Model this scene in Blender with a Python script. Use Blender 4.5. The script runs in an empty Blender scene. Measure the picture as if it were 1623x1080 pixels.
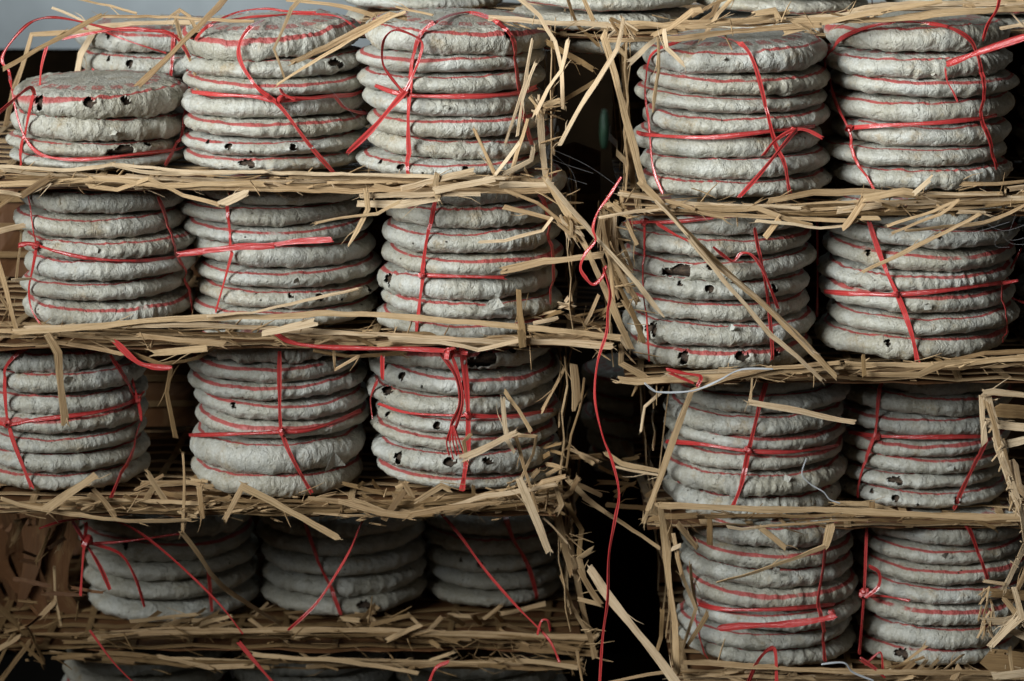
import bpy, math, random
import numpy as np
from mathutils import Vector, Matrix
R_ = math.radians
sc = bpy.context.scene
COL = sc.collection
rnd = random.Random(11)

# ---------------------------------------------------------------- camera
PW, PH, FPX = 1623.0, 1080.0, 4200.0
PITCH, DIST = R_(13), 2.9
cam_d = bpy.data.cameras.new('camera'); cam = bpy.data.objects.new('camera', cam_d); COL.objects.link(cam)
cam.location = (0, -DIST*math.cos(PITCH), DIST*math.sin(PITCH))
cam.rotation_euler = (math.pi/2-PITCH, 0, 0)
cam_d.sensor_width = 23.5; cam_d.lens = 23.5*FPX/PW
cam_d.clip_start = .05; cam_d.clip_end = 60
cam_d.dof.use_dof = True; cam_d.dof.focus_distance = 2.86; cam_d.dof.aperture_fstop = 3.6
sc.camera = cam
# ---------------------------------------------------------------- world: dim indoor ambience
w = bpy.data.worlds.new("World"); sc.world = w; w.use_nodes = True
w.node_tree.nodes['Background'].inputs[0].default_value = (1, .70, .40, 1)
w.node_tree.nodes['Background'].inputs[1].default_value = .017
# ---------------------------------------------------------------- soft window light, high on the left behind the camera
def area(name, loc, target, sx, sy, power, col, spread=180):
    d = bpy.data.lights.new(name, 'AREA'); d.shape = 'RECTANGLE'; d.size = sx; d.size_y = sy; d.energy = power; d.color = col; d.spread = R_(spread)
    o = bpy.data.objects.new(name, d); COL.objects.link(o); o.location = loc
    o.rotation_euler = (Vector(target)-Vector(loc)).to_track_quat('-Z', 'Y').to_euler()
    return o
area('window_light', (-2.0, -1.85, 1.36), (.36, .1, .98), 1.3, 1.3, 42, (.94, .98, .99), 73)
area('fill_light', (1.9, -2.6, .75), (.35, .1, -.1), .7, 1.2, 2.3, (.90, .95, 1))  # weak fill added from the right, no actual doorway
area('far_wall_fill', (-.3, 1.75, 1.15), (-.75, 2.1, .22), .5, .3, 4.0, (.88, .95, 1), 80)  # added lamp that only brightens the far wall, no actual window
sc.view_settings.view_transform = 'Standard'; sc.view_settings.look = 'None'
sc.view_settings.exposure = 0; sc.view_settings.gamma = 1
sc.cycles.max_bounces = 5; sc.cycles.diffuse_bounces = 3; sc.cycles.glossy_bounces = 2

# ---------------------------------------------------------------- pixel to place
CP = Vector(cam.location)
AX = Vector((1, 0, 0)); AF = Vector((0, math.cos(PITCH), -math.sin(PITCH))); AU = Vector((0, math.sin(PITCH), math.cos(PITCH)))
def ray(px, py): return (AF*FPX + AX*(px-PW/2) + AU*(PH/2-py)).normalized()
def at(px, py, Y):
    d = ray(px, py); return CP + d*((Y-CP.y)/d.y)
def mpp(Y): return (Y-CP.y)/math.cos(PITCH)/FPX      # metres per photo pixel at depth Y

# ---------------------------------------------------------------- noise (numpy)
_rs = np.random.RandomState(5)
_tab = _rs.rand(64, 64, 64).astype(np.float32)*2-1
def vn(p, f, o=0.0):
    q = p*f + np.array([o*1.7, o*2.3+5.1, o*3.1+9.7])
    i = np.floor(q).astype(int); t = q-i; t = t*t*(3-2*t)
    i &= 63; j = (i+1) & 63
    def T(a, b, c): return _tab[a, b, c]
    x, y, z = t[:, 0], t[:, 1], t[:, 2]
    c00 = T(i[:,0],i[:,1],i[:,2])*(1-x)+T(j[:,0],i[:,1],i[:,2])*x
    c10 = T(i[:,0],j[:,1],i[:,2])*(1-x)+T(j[:,0],j[:,1],i[:,2])*x
    c01 = T(i[:,0],i[:,1],j[:,2])*(1-x)+T(j[:,0],i[:,1],j[:,2])*x
    c11 = T(i[:,0],j[:,1],j[:,2])*(1-x)+T(j[:,0],j[:,1],j[:,2])*x
    return (c00*(1-y)+c10*y)*(1-z)+(c01*(1-y)+c11*y)*z
def sstep(a, b, x):
    t = np.clip((x-a)/(b-a), 0, 1); return t*t*(3-2*t)

# ---------------------------------------------------------------- materials
class NT:
    def __init__(s, name):
        s.m = bpy.data.materials.new(name); s.m.use_nodes = True; s.t = s.m.node_tree; s.p = s.t.nodes['Principled BSDF']
    def n(s, kind, **kw):
        nd = s.t.nodes.new(kind)
        for k, v in kw.items():
            if isinstance(k, str) and hasattr(nd, k): setattr(nd, k, v)
        return nd
    def l(s, a, b): s.t.links.new(a, b)
    def math(s, op, a, b=None, c=None):
        nd = s.n('ShaderNodeMath', operation=op)
        for i, v in enumerate((a, b, c)):
            if v is None: continue
            if isinstance(v, (int, float)): nd.inputs[i].default_value = v
            else: s.l(v, nd.inputs[i])
        return nd.outputs[0]
    def noise(s, vec, scale, detail=3, rough=.55, dist=0):
        nd = s.n('ShaderNodeTexNoise'); nd.inputs['Scale'].default_value = scale; nd.inputs['Detail'].default_value = detail
        nd.inputs['Roughness'].default_value = rough; nd.inputs['Distortion'].default_value = dist
        s.l(vec, nd.inputs['Vector']); return nd.outputs[0]
    def mapr(s, v, a, b, c=0., d=1.):
        nd = s.n('ShaderNodeMapRange'); nd.interpolation_type = 'SMOOTHSTEP'
        s.l(v, nd.inputs[0])
        for i, x in enumerate((a, b, c, d)): nd.inputs[i+1].default_value = x
        return nd.outputs[0]
    def mix(s, f, a, b, mode='MIX'):
        nd = s.n('ShaderNodeMix'); nd.data_type = 'RGBA'; nd.blend_type = mode
        if isinstance(f, (int, float)): nd.inputs[0].default_value = f
        else: s.l(f, nd.inputs[0])
        for i, v in ((6, a), (7, b)):
            if isinstance(v, tuple): nd.inputs[i].default_value = (*v, 1)
            else: s.l(v, nd.inputs[i])
        return nd.outputs[2]
    def bump(s, h, strength, dist, prev=None):
        nd = s.n('ShaderNodeBump'); nd.inputs['Strength'].default_value = strength; nd.inputs['Distance'].default_value = dist
        s.l(h, nd.inputs['Height'])
        if prev: s.l(prev, nd.inputs['Normal'])
        return nd.outputs[0]

def paper_mat():
    M = NT('wrapping_paper'); P = M.p
    tc = M.n('ShaderNodeTexCoord').outputs['Object']
    oi = M.n('ShaderNodeObjectInfo')
    sep = M.n('ShaderNodeSeparateColor'); M.l(oi.outputs['Color'], sep.inputs[0])
    ox = M.math('MULTIPLY', M.math('SUBTRACT', sep.outputs[0], .5), .009)
    oy = M.math('MULTIPLY', M.math('SUBTRACT', sep.outputs[1], .5), .009)
    ra = M.n('ShaderNodeAttribute'); ra.attribute_name = 'rest'
    xyz = M.n('ShaderNodeSeparateXYZ'); M.l(ra.outputs['Vector'], xyz.inputs[0])
    # per-cake shifted coordinates so repeats of a mesh do not share stains
    off = M.n('ShaderNodeCombineXYZ'); M.l(M.math('MULTIPLY', oi.outputs['Random'], 7.3), off.inputs[0]); M.l(M.math('MULTIPLY', sep.outputs[1], 3.1), off.inputs[1])
    add = M.n('ShaderNodeVectorMath', operation='ADD'); M.l(tc, add.inputs[0]); M.l(off.outputs[0], add.inputs[1])
    V = add.outputs[0]
    dx = M.math('SUBTRACT', xyz.outputs[0], ox); dy = M.math('SUBTRACT', xyz.outputs[1], oy)
    r = M.math('SQRT', M.math('ADD', M.math('MULTIPLY', dx, dx), M.math('MULTIPLY', dy, dy)))
    wob = M.math('MULTIPLY', M.math('SUBTRACT', M.noise(V, 24, 2.2), .5), .0045)
    rr = M.math('ADD', r, wob)
    ring = M.math('SUBTRACT', 1.0, M.mapr(M.math('ABSOLUTE', M.math('SUBTRACT', rr, M.math('ADD', .0905, M.math('MULTIPLY', oi.outputs['Random'], .0042)))), .0013, .0020))
    ring = M.math('MULTIPLY', ring, M.mapr(M.noise(V, 40, 4), .26, .40))
    # lettering band printed inside the ring (strokes cannot be read at this size)
    ang = M.math('ARCTAN2', dy, dx)
    cell = M.math('FRACT', M.math('MULTIPLY', ang, 20/(2*math.pi)))
    win = M.math('MULTIPLY', M.mapr(cell, .10, .16), M.math('SUBTRACT', 1., M.mapr(cell, .78, .84)))
    band = M.math('MULTIPLY', M.mapr(r, .058, .0585), M.math('SUBTRACT', 1., M.mapr(r, .0735, .074)))
    comb = M.n('ShaderNodeCombineXYZ'); M.l(M.math('MULTIPLY', ang, .065), comb.inputs[0]); M.l(M.math('MULTIPLY', r, 1.), comb.inputs[1]); M.l(oi.outputs['Random'], comb.inputs[2])
    vo = M.n('ShaderNodeTexVoronoi'); vo.distance = 'MANHATTAN'; vo.feature = 'DISTANCE_TO_EDGE' if False else 'F1'; vo.inputs['Scale'].default_value = 260; M.l(comb.outputs[0], vo.inputs['Vector'])
    stroke = M.mapr(vo.outputs['Distance'], .44, .52)
    glyph = M.math('MULTIPLY', M.math('MULTIPLY', win, band), stroke)
    ink = M.math('MAXIMUM', ring, M.math('MULTIPLY', glyph, .75))
    ink = M.math('MULTIPLY', ink, M.mapr(xyz.outputs[2], .010, .014))
    ink = M.math('MULTIPLY', ink, M.mapr(sep.outputs[2], .1, .3))
    # paper tone
    n1 = M.noise(V, 18, 4, .6); n2 = M.noise(V, 90, 4, .65); n3 = M.noise(V, 420, 3, .6)
    base = M.mix(M.mapr(n1, .32, .68), (.475, .48, .435), (.34, .325, .255))
    base = M.mix(M.math('MULTIPLY', M.mapr(oi.outputs['Random'], .35, 1.), .55), base, M.mix(M.mapr(n1, .3, .7), (.42, .40, .32), (.31, .275, .19)))
    base = M.mix(M.math('MULTIPLY', M.mapr(n2, .42, .72), .55), base, (.33, .30, .22))
    base = M.mix(M.math('MULTIPLY', M.mapr(M.noise(V, 26, 5, .7), .54, .72), .7), base, (.33, .24, .12))
    base = M.mix(M.math('MULTIPLY', M.mapr(n3, .35, .7), .22), base, (.78, .77, .73))
    base = M.mix(M.math('MULTIPLY', ink, .9), base, (.40, .05, .046))
    sp = M.n('ShaderNodeTexVoronoi'); sp.inputs['Scale'].default_value = 95; M.l(V, sp.inputs['Vector'])
    spot = M.math('MULTIPLY', M.math('SUBTRACT', 1., M.mapr(sp.outputs['Distance'], .09, .17)), M.mapr(M.noise(V, 33, 2), .55, .66))
    base = M.mix(spot, base, (.035, .026, .016))
    M.l(base, P.inputs['Base Color']); P.inputs['Roughness'].default_value = .52
    P.inputs['Specular IOR Level'].default_value = .5
    # fine crinkle
    v2 = M.n('ShaderNodeTexVoronoi'); v2.feature = 'DISTANCE_TO_EDGE'; v2.inputs['Scale'].default_value = 130
    wv = M.n('ShaderNodeVectorMath', operation='MULTIPLY_ADD'); nz = M.n('ShaderNodeTexNoise'); nz.inputs['Scale'].default_value = 60; nz.inputs['Detail'].default_value = 3; M.l(V, nz.inputs['Vector'])
    M.l(nz.outputs['Color'], wv.inputs[0]); wv.inputs[1].default_value = (.02, .02, .02); M.l(V, wv.inputs[2]); M.l(wv.outputs[0], v2.inputs['Vector'])
    sc3 = M.n('ShaderNodeVectorMath', operation='MULTIPLY'); M.l(wv.outputs[0], sc3.inputs[0]); sc3.inputs[1].default_value = (1, 1, .45)
    def ridge(v, scale, det): return M.math('ABSOLUTE', M.math('SUBTRACT', M.noise(v, scale, det, .5), .5))
    r1 = ridge(sc3.outputs[0], 85, 1.5); r2 = ridge(sc3.outputs[0], 190, 2); r3 = ridge(V, 130, 2)
    b = M.bump(M.mapr(r1, 0, .13), .25, .0008)
    r4 = ridge(sc3.outputs[0], 48, 2.5)
    b = M.bump(M.mapr(r4, 0, .035), .55, .0008, b)
    b = M.bump(M.mapr(r2, 0, .06), .5, .0006, b)
    b = M.bump(M.mapr(r3, 0, .05), .45, .0006, b)
    b = M.bump(M.mapr(v2.outputs['Distance'], 0, .22), .35, .0006, b)
    b = M.bump(n3, .3, .0005, b)
    M.l(b, P.inputs['Normal'])
    return M.m
def tea_mat():
    M = NT('compressed_tea'); tc = M.n('ShaderNodeTexCoord').outputs['Object']
    n = M.noise(tc, 260, 5, .7)
    M.l(M.mix(M.mapr(n, .35, .7), (.022, .014, .008), (.10, .062, .036)), M.p.inputs['Base Color'])
    M.p.inputs['Roughness'].default_value = .75; M.l(M.bump(n, .9, .002), M.p.inputs['Normal']); return M.m
def bamboo_mat(name, c1, c2, c3):
    M = NT(name); tc = M.n('ShaderNodeTexCoord').outputs['UV']; oi = M.n('ShaderNodeObjectInfo')
    mp = M.n('ShaderNodeCombineXYZ'); s = M.n('ShaderNodeSeparateXYZ'); M.l(tc, s.inputs[0])
    M.l(M.math('MULTIPLY', s.outputs[0], 14), mp.inputs[0]); M.l(M.math('MULTIPLY', s.outputs[1], 900), mp.inputs[1]); M.l(M.math('MULTIPLY', oi.outputs['Random'], 90), mp.inputs[2])
    st = M.noise(mp.outputs[0], 1, 4, .7)
    mp2 = M.n('ShaderNodeCombineXYZ'); M.l(M.math('MULTIPLY', s.outputs[0], 25), mp2.inputs[0]); M.l(M.math('MULTIPLY', s.outputs[1], 90), mp2.inputs[1]); M.l(M.math('MULTIPLY', oi.outputs['Random'], 40), mp2.inputs[2])
    bl = M.noise(mp2.outputs[0], 1, 3, .6)
    base = M.mix(M.mapr(oi.outputs['Random'], 0, 1), c1, c2)
    base = M.mix(M.math('MULTIPLY', M.mapr(st, .36, .66), .75), base, c3)
    base = M.mix(M.math('MULTIPLY', M.math('SUBTRACT', 1., M.mapr(st, .30, .46)), .6), base, (.17, .10, .045))
    base = M.mix(M.math('MULTIPLY', M.mapr(bl, .5, .75), .5), base, (.27, .165, .07))
    base = M.mix(M.math('MULTIPLY', M.mapr(bl, .62, .8), .4), base, (.10, .075, .045))
    M.l(base, M.p.inputs['Base Color']); M.p.inputs['Roughness'].default_value = .55
    M.p.inputs['Specular IOR Level'].default_value = .3
    M.l(M.bump(st, 1., .0013), M.p.inputs['Normal']); return M.m
def ribbon_mat(name, c1, c2):
    M = NT(name); tc = M.n('ShaderNodeTexCoord').outputs['UV']; oi = M.n('ShaderNodeObjectInfo')
    mp = M.n('ShaderNodeCombineXYZ'); s = M.n('ShaderNodeSeparateXYZ'); M.l(tc, s.inputs[0])
    M.l(M.math('MULTIPLY', s.outputs[0], 12), mp.inputs[0]); M.l(M.math('MULTIPLY', s.outputs[1], 1500), mp.inputs[1]); M.l(M.math('MULTIPLY', oi.outputs['Random'], 90), mp.inputs[2])
    st = M.noise(mp.outputs[0], 1, 3, .7)
    M.l(M.mix(M.mapr(st, .35, .7), c1, c2), M.p.inputs['Base Color'])
    M.p.inputs['Roughness'].default_value = .2; M.p.inputs['Specular IOR Level'].default_value = 1.
    M.l(M.bump(st, .7, .0007), M.p.inputs['Normal']); return M.m
def plain_mat(name, c1, c2, scale, rough=.9, bump=.3):
    M = NT(name); tc = M.n('ShaderNodeTexCoord').outputs['Object']; n = M.noise(tc, scale, 5, .6)
    M.l(M.mix(M.mapr(n, .3, .7), c1, c2), M.p.inputs['Base Color']); M.p.inputs['Roughness'].default_value = rough
    M.l(M.bump(n, bump, .01), M.p.inputs['Normal']); return M.m
PAPER, TEA = paper_mat(), tea_mat()
BAM = bamboo_mat('split_bamboo', (.52, .35, .18), (.34, .205, .092), (.63, .455, .265))
BAMP = bamboo_mat('pale_bamboo', (.63, .465, .285), (.53, .36, .20), (.73, .58, .39))
BAMD = bamboo_mat('brown_shaded_bamboo', (.27, .165, .07), (.17, .095, .038), (.34, .22, .10))  # brown splints; its dark tone also paints shade into the lower left baskets
LEAF = bamboo_mat('dry_leaf', (.125, .052, .020), (.08, .034, .013), (.18, .085, .034))
RIB = ribbon_mat('red_ribbon', (.44, .026, .026), (.64, .10, .09))
WHR = ribbon_mat('white_ribbon', (.45, .47, .49), (.6, .62, .63))

# ---------------------------------------------------------------- mesh helpers
def mesh_from(name, verts, faces, mat, uvs=None, smooth=False):
    me = bpy.data.meshes.new(name); me.from_pydata([tuple(v) for v in verts], [], faces)
    me.materials.append(mat)
    if uvs is not None:
        ul = me.uv_layers.new(name='UVMap')
        li = np.empty(len(me.loops), dtype=np.int32); me.loops.foreach_get('vertex_index', li)
        ul.data.foreach_set('uv', np.asarray(uvs, dtype=np.float32)[li].ravel())
    if smooth: me.polygons.foreach_set('use_smooth', [True]*len(me.polygons))
    me.update(); return me
def obj(name, me, parent=None, loc=None):
    o = bpy.data.objects.new(name, me); COL.objects.link(o)
    if parent: o.parent = parent
    if loc is not None: o.location = loc
    return o
def thing(name, label, cat, loc, group=None):
    o = bpy.data.objects.new(name, None); COL.objects.link(o); o.location = loc; o.empty_display_size = .02
    o['label'] = label; o['category'] = cat
    if group: o['group'] = group
    return o

# ---------------------------------------------------------------- tea cake meshes
PROF = [(0,0),(.45,0),(.72,.01),(.82,.03),(.88,.06),(.92,.10),(.95,.155),(.972,.22),(.99,.30),(1.,.38),(1.,.45),(.99,.53),(.975,.60),(.955,.66),(.93,.705),(.90,.74),(.86,.78),(.81,.82),(.75,.86),(.66,.905),(.55,.94),(.40,.97),(.25,.99),(.12,1.0)]
T0 = .028
def profile(n):
    P = np.array(PROF)*np.array([.1, T0]); s = np.r_[0, np.cumsum(np.hypot(*np.diff(P, axis=0).T))]
    # dense sampling on the rim, sparse on the flats
    wt = np.where((P[:,0] > .075), 1., .22); sw = np.r_[0, np.cumsum(np.diff(s)*(wt[1:]+wt[:-1])/2)]
    u = np.linspace(0.02*sw[-1], sw[-1], n)
    return np.interp(u, sw, P[:,0]), np.interp(u, sw, P[:,1])
def cake_mesh(name, seed, holes=(), crumple=1., NA=400, NP=54, inset=0., mat=None, rough=0.):
    rs = np.random.RandomState(seed)
    r, z = profile(NP)
    th = np.linspace(0, 2*math.pi, NA, endpoint=False)
    TH, Rr = np.meshgrid(th, r, indexing='ij'); Z = np.meshgrid(th, z, indexing='ij')[1]
    TH, Rr, Z = TH.ravel(), Rr.ravel(), Z.ravel()
    dr, dz = np.gradient(r), np.gradient(z); nl = np.hypot(dr, dz)
    nr, nz = np.tile(dz/nl, NA), np.tile(-dr/nl, NA)
    unit = np.stack([np.cos(TH), np.sin(TH), np.zeros_like(TH)], 1)
    P = unit*Rr[:, None]; P[:, 2] = Z
    so = seed*3.17
    side = sstep(.070, .092, Rr)
    # overall lopsidedness, rim waviness
    rad = Rr*(1+.012*vn(unit, 1.1, so)+.006*vn(unit, 4, so+3))
    zz = Z*(1+.10*vn(unit, 1.4, so+7)*side) + .0010*vn(unit, 3.2, so+9)*side
    low = sstep(.6, .05, Z/T0)*side
    sag = np.maximum(0, vn(unit, 5.5, so+2))**1.3
    zz -= low*.0020*sag*crumple; rad += low*.0012*sag
    h = np.zeros_like(Rr)
    # pleats running down the rim
    wth = TH + .12*vn(P, 60, so)
    for k in range(4):
        f = rs.randint(9, 34); ph = rs.rand()*6.28; sk = rs.uniform(-9, 9)
        u = (wth*f/(2*math.pi) + ph + sk*(Z-T0/2)/T0*.12*f/18) % 1
        m = sstep(.0, .45, vn(unit, 3.0, so+20+k*3))
        h += .00065*crumple*np.minimum(u/.25, (1-u)/.75)*m*side*(.55+.45*sstep(T0*.8, 0, Z))
    # overlapping paper folds: a sharp step on one side, easing out on the other
    for k in range(9):
        a0 = rs.rand()*6.283; wd = rs.uniform(.05, .22); sk = rs.uniform(-12, 12); cz = rs.uniform(.1, .7)*T0
        u = ((TH-a0+sk*(Z-cz)+.05*vn(P, 90, so+k)+math.pi) % (2*math.pi)-math.pi)/wd
        st_ = np.where(u > 0, np.clip(1-u, 0, 1), np.clip(1+u*6, 0, 1))
        h += rs.uniform(.0005, .0013)*st_*np.exp(-((Z-cz)/(.42*T0))**2)*side
    # straight creases of crumpled paper
    for k in range(38):
        n = rs.normal(size=3); n[2] *= .8; n /= np.linalg.norm(n)
        f = rs.uniform(60, 260)
        u = (P@n)*f + rs.rand()*9 + .5*vn(P, 45, so+k)
        tri = np.abs((u % 1)*2-1)
        m = sstep(.12, .6, vn(P, 38, so+40+k*1.3))
        h += (crumple*.075/f)*(1-tri**.6)*m*(.35+.65*side)
    h += .00012*vn(P, 90, so+5)*crumple + .0002*vn(P, 230, so+6) + .0005*vn(P, 32, so+8)*side
    # torn holes
    hole = np.full_like(Rr, 9.)
    arc = np.tile(np.r_[0, np.cumsum(np.hypot(np.diff(r), np.diff(z)))], NA)
    zmid = np.interp
    for (a, t, ra, rz) in holes:
        da = (TH-a+math.pi) % (2*math.pi)-math.pi
        k0 = np.argmin(np.abs(z-t*T0)+np.where(r > .09, 0, 1))
        ds = arc-arc[k0]
        d = np.sqrt((da*.1/ra)**2+(ds/rz)**2) + .55*vn(P, 120, so+11)+.40*vn(P, 300, so+12)
        hole = np.minimum(hole, d)
    if len(holes):
        e = np.exp(-((hole-1.15)/.25)**2); h += .0022*e
    h -= inset
    if rough: h += rough*vn(P, 260, so)+rough*.7*vn(P, 600, so+1)
    rad = rad+nr*h; zz = zz+nz*h
    V = np.stack([np.cos(TH)*rad, np.sin(TH)*rad, zz], 1)
    ii = (np.arange(NA)*NP); faces = []
    jn = np.roll(ii, -1)
    hm = hole.reshape(NA, NP)
    for a in range(NA):
        b = (a+1) % NA
        for p in range(NP-1):
            if hm[a, p] < 1 and hm[b, p+1] < 1: continue
            faces.append((a*NP+p, b*NP+p, b*NP+p+1, a*NP+p+1))
    if len(holes):
        Vg = V.reshape(NA, NP, 3); ga = (np.roll(hm, -1, 0)-np.roll(hm, 1, 0))/2; gp = np.gradient(hm, axis=1)
        g2 = ga**2+gp**2+1e-9; st = 1.0-hm
        sa = np.clip(st*ga/g2, -.75, .75); sp_ = np.clip(st*gp/g2, -.75, .75)
        near = (np.abs(st) < 1.1*np.sqrt(g2))[..., None]
        Va = (np.roll(Vg, -1, 0)-np.roll(Vg, 1, 0))/2; Vp = np.gradient(Vg, axis=1)
        V = (Vg+np.where(near, Va*sa[..., None]+Vp*sp_[..., None], 0)).reshape(-1, 3)
    n0 = len(V)
    V = np.vstack([V, [[0, 0, zz.reshape(NA, NP)[:, 0].mean()], [0, 0, zz.reshape(NA, NP)[:, -1].mean()]]])
    for a in range(NA):
        b = (a+1) % NA
        faces.append((n0, b*NP, a*NP)); faces.append((n0+1, a*NP+NP-1, b*NP+NP-1))
    me = mesh_from(name, V, faces, mat or PAPER, smooth=True)
    rest = np.vstack([unit*Rr[:, None]+np.stack([0*Z, 0*Z, Z], 1), V[-2:]]).astype(np.float32)
    at_ = me.attributes.new('rest', 'FLOAT_VECTOR', 'POINT'); at_.data.foreach_set('vector', rest.ravel())
    return me
F = -math.pi/2
CAKES = [cake_mesh('tea_cake', 1, crumple=.75), cake_mesh('tea_cake', 2, crumple=1.0), cake_mesh('tea_cake', 3, crumple=1.3),
         cake_mesh('tea_cake', 4, crumple=.9), cake_mesh('tea_cake', 5, crumple=1.5), cake_mesh('tea_cake', 6, crumple=1.1)]
HOLED = {'big': cake_mesh('tea_cake', 11, [(F, .42, .016, .008), (F+.33, .62, .004, .003)], 1.3),
         'mid': cake_mesh('tea_cake', 12, [(F, .48, .009, .006)], 1.1),
         'two': cake_mesh('tea_cake', 13, [(F, .45, .0065, .005), (F+.62, .5, .008, .0038), (F+1.0, .58, .005, .003)], 1.2),
         'few': cake_mesh('tea_cake', 14, [(F, .5, .004, .003), (F+.25, .38, .003, .0025), (F-.3, .6, .0035, .003), (F+.7, .5, .003, .0035)], 1.),
         'rim': cake_mesh('tea_cake', 15, [(F, .68, .012, .006)], 1.3),
         'dot': cake_mesh('tea_cake', 16, [(F, .55, .0035, .0035)], 1.)}
TEABODY = cake_mesh('tea_body', 30, (), .2, NA=120, NP=22, inset=.0021, mat=TEA, rough=.0007)

# ---------------------------------------------------------------- strips (bamboo and ribbon)
def smooth_path(pts, per=6):
    out = []
    for i in range(len(pts)-1):
        p0 = pts[max(i-1, 0)]; p1 = pts[i]; p2 = pts[i+1]; p3 = pts[min(i+2, len(pts)-1)]
        for k in range(per):
            t = k/per
            out.append(.5*((2*p1)+(p2-p0)*t+(2*p0-5*p1+4*p2-p3)*t*t+(3*p1-p0-3*p2+p3)*t*t*t))
    out.append(pts[-1]); return out
def strip_mesh(name, pts, widths, mat, normals=None, thick=.0009, tilt=0., twist=0., prof='bamboo', rg=None, pointed=False, ragged=False):
    rg = rg or rnd
    n = len(pts); V = []; UV = []; Fc = []; s = 0.
    if prof == 'bamboo': cs = [(-.5, -.5), (.5, -.5), (.5, .45), (.17, .62), (-.2, .55), (-.5, .4)]
    else: cs = [(-.5, 0), (-.2, -.9), (.15, -.2), (.5, -.6), (.5, .4), (.18, 1.0), (-.2, .1), (-.5, .9)]
    m = len(cs); ph = rg.random()*6
    for i, p in enumerate(pts):
        a = pts[max(i-1, 0)]; b = pts[min(i+1, n-1)]; t = (b-a)
        if t.length < 1e-7: t = Vector((0, 0, 1))
        t.normalize()
        nn = normals[i] if normals else (CP-p).normalized()
        side = t.cross(nn)
        if side.length < 1e-4: side = AX.copy()
        side.normalize(); up = side.cross(t).normalized()
        ang = tilt + twist*math.sin(ph + s*18)
        sd = side*math.cos(ang)+up*math.sin(ang); u2 = sd.cross(t)
        if u2.dot(nn) < 0: u2 = -u2
        w = widths[i]
        # mitre at kinks
        if 0 < i < n-1:
            c = (pts[i]-a).normalized().dot((b-pts[i]).normalized()); w *= min(1.5, 1/max(.6, math.sqrt(max(.05, (1+c)/2))))
        if pointed and i == n-1: w *= .35
        if i: s += (p-pts[i-1]).length
        for k, (x, y) in enumerate(cs):
            jig = 0.
            if ragged and i in (0, n-1): jig = rg.uniform(-.6, .8)*w*(1 if i else -1)
            V.append(p+sd*(x*w)+u2*(y*thick)+t*jig); UV.append((s, x*w+.03*y*thick*20))
        if i:
            for k in range(m):
                q = (k+1) % m; Fc.append(((i-1)*m+k, (i-1)*m+q, i*m+q, i*m+k))
    Fc.append(tuple(range(m-1, -1, -1))); Fc.append(tuple(range((n-1)*m, n*m)))
    if ragged and prof == 'bamboo' and n > 2:
        def sliver(p, d, L, ww):
            sd = d.cross((CP-p).normalized()).normalized(); b = len(V); q = p+d*L*.5+Vector((rg.uniform(-1, 1), rg.uniform(-1, 1), rg.uniform(-1, 1)))*L*.10; e = p+d*L
            for c, k in ((p, 1.), (q, .8), (e, .25)):
                for x in (-.5, .5): V.append(c+sd*(x*ww*k)); UV.append((s+L*k, x*ww))
                V.append(c+(CP-c).normalized()*ww*.3*k); UV.append((s+L*k, 0))
            for i in range(2):
                for k in range(3): k2 = (k+1) % 3; Fc.append((b+i*3+k, b+i*3+k2, b+i*3+3+k2, b+i*3+3+k))
        for i0, i1 in ((0, 1), (n-1, n-2)):
            d = (pts[i0]-pts[i1]).normalized(); sdv = d.cross((CP-pts[i0]).normalized())
            for _ in range(rg.randint(0, 3)):
                dd = (d+sdv*rg.uniform(-.5, .5)+Vector((0, rg.uniform(-.3, .3), 0))).normalized()
                sliver(pts[i0]-d*.003+sdv*rg.uniform(-.4, .4)*widths[i0], dd, rg.uniform(.004, .013), widths[i0]*rg.uniform(.12, .3))
        for _ in range(rg.randint(0, 2)):
            j = rg.randrange(1, n); d = (pts[j]-pts[j-1]).normalized()*rg.choice([-1, 1]); sdv = d.cross((CP-pts[j]).normalized())*rg.choice([-1, 1])
            sliver(pts[j]+sdv*widths[j]*.4, (d+sdv*rg.uniform(.15, .5)).normalized(), rg.uniform(.008, .028), .0011)
    return mesh_from(name, V, Fc, mat, UV)
def poly3(pp, Ys, seg=.012, wob=.0006, rg=None):
    """pixel polyline -> resampled list of 3D points (kinks kept)"""
    rg = rg or rnd
    P = [at(x, y, Y) for (x, y), Y in zip(pp, Ys)]; out = [P[0]]
    for a, b in zip(P[:-1], P[1:]):
        k = max(1, int((b-a).length/seg))
        bow = Vector((rg.uniform(-1, 1), rg.uniform(-1, 1), rg.uniform(-1, 1)))*(b-a).length*.016
        for j in range(1, k+1):
            t = j/k; out.append(a.lerp(b, t)+bow*math.sin(math.pi*t)+(Vector((0, 0, rg.uniform(-wob, wob))) if j < k else Vector()))
    return out
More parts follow.
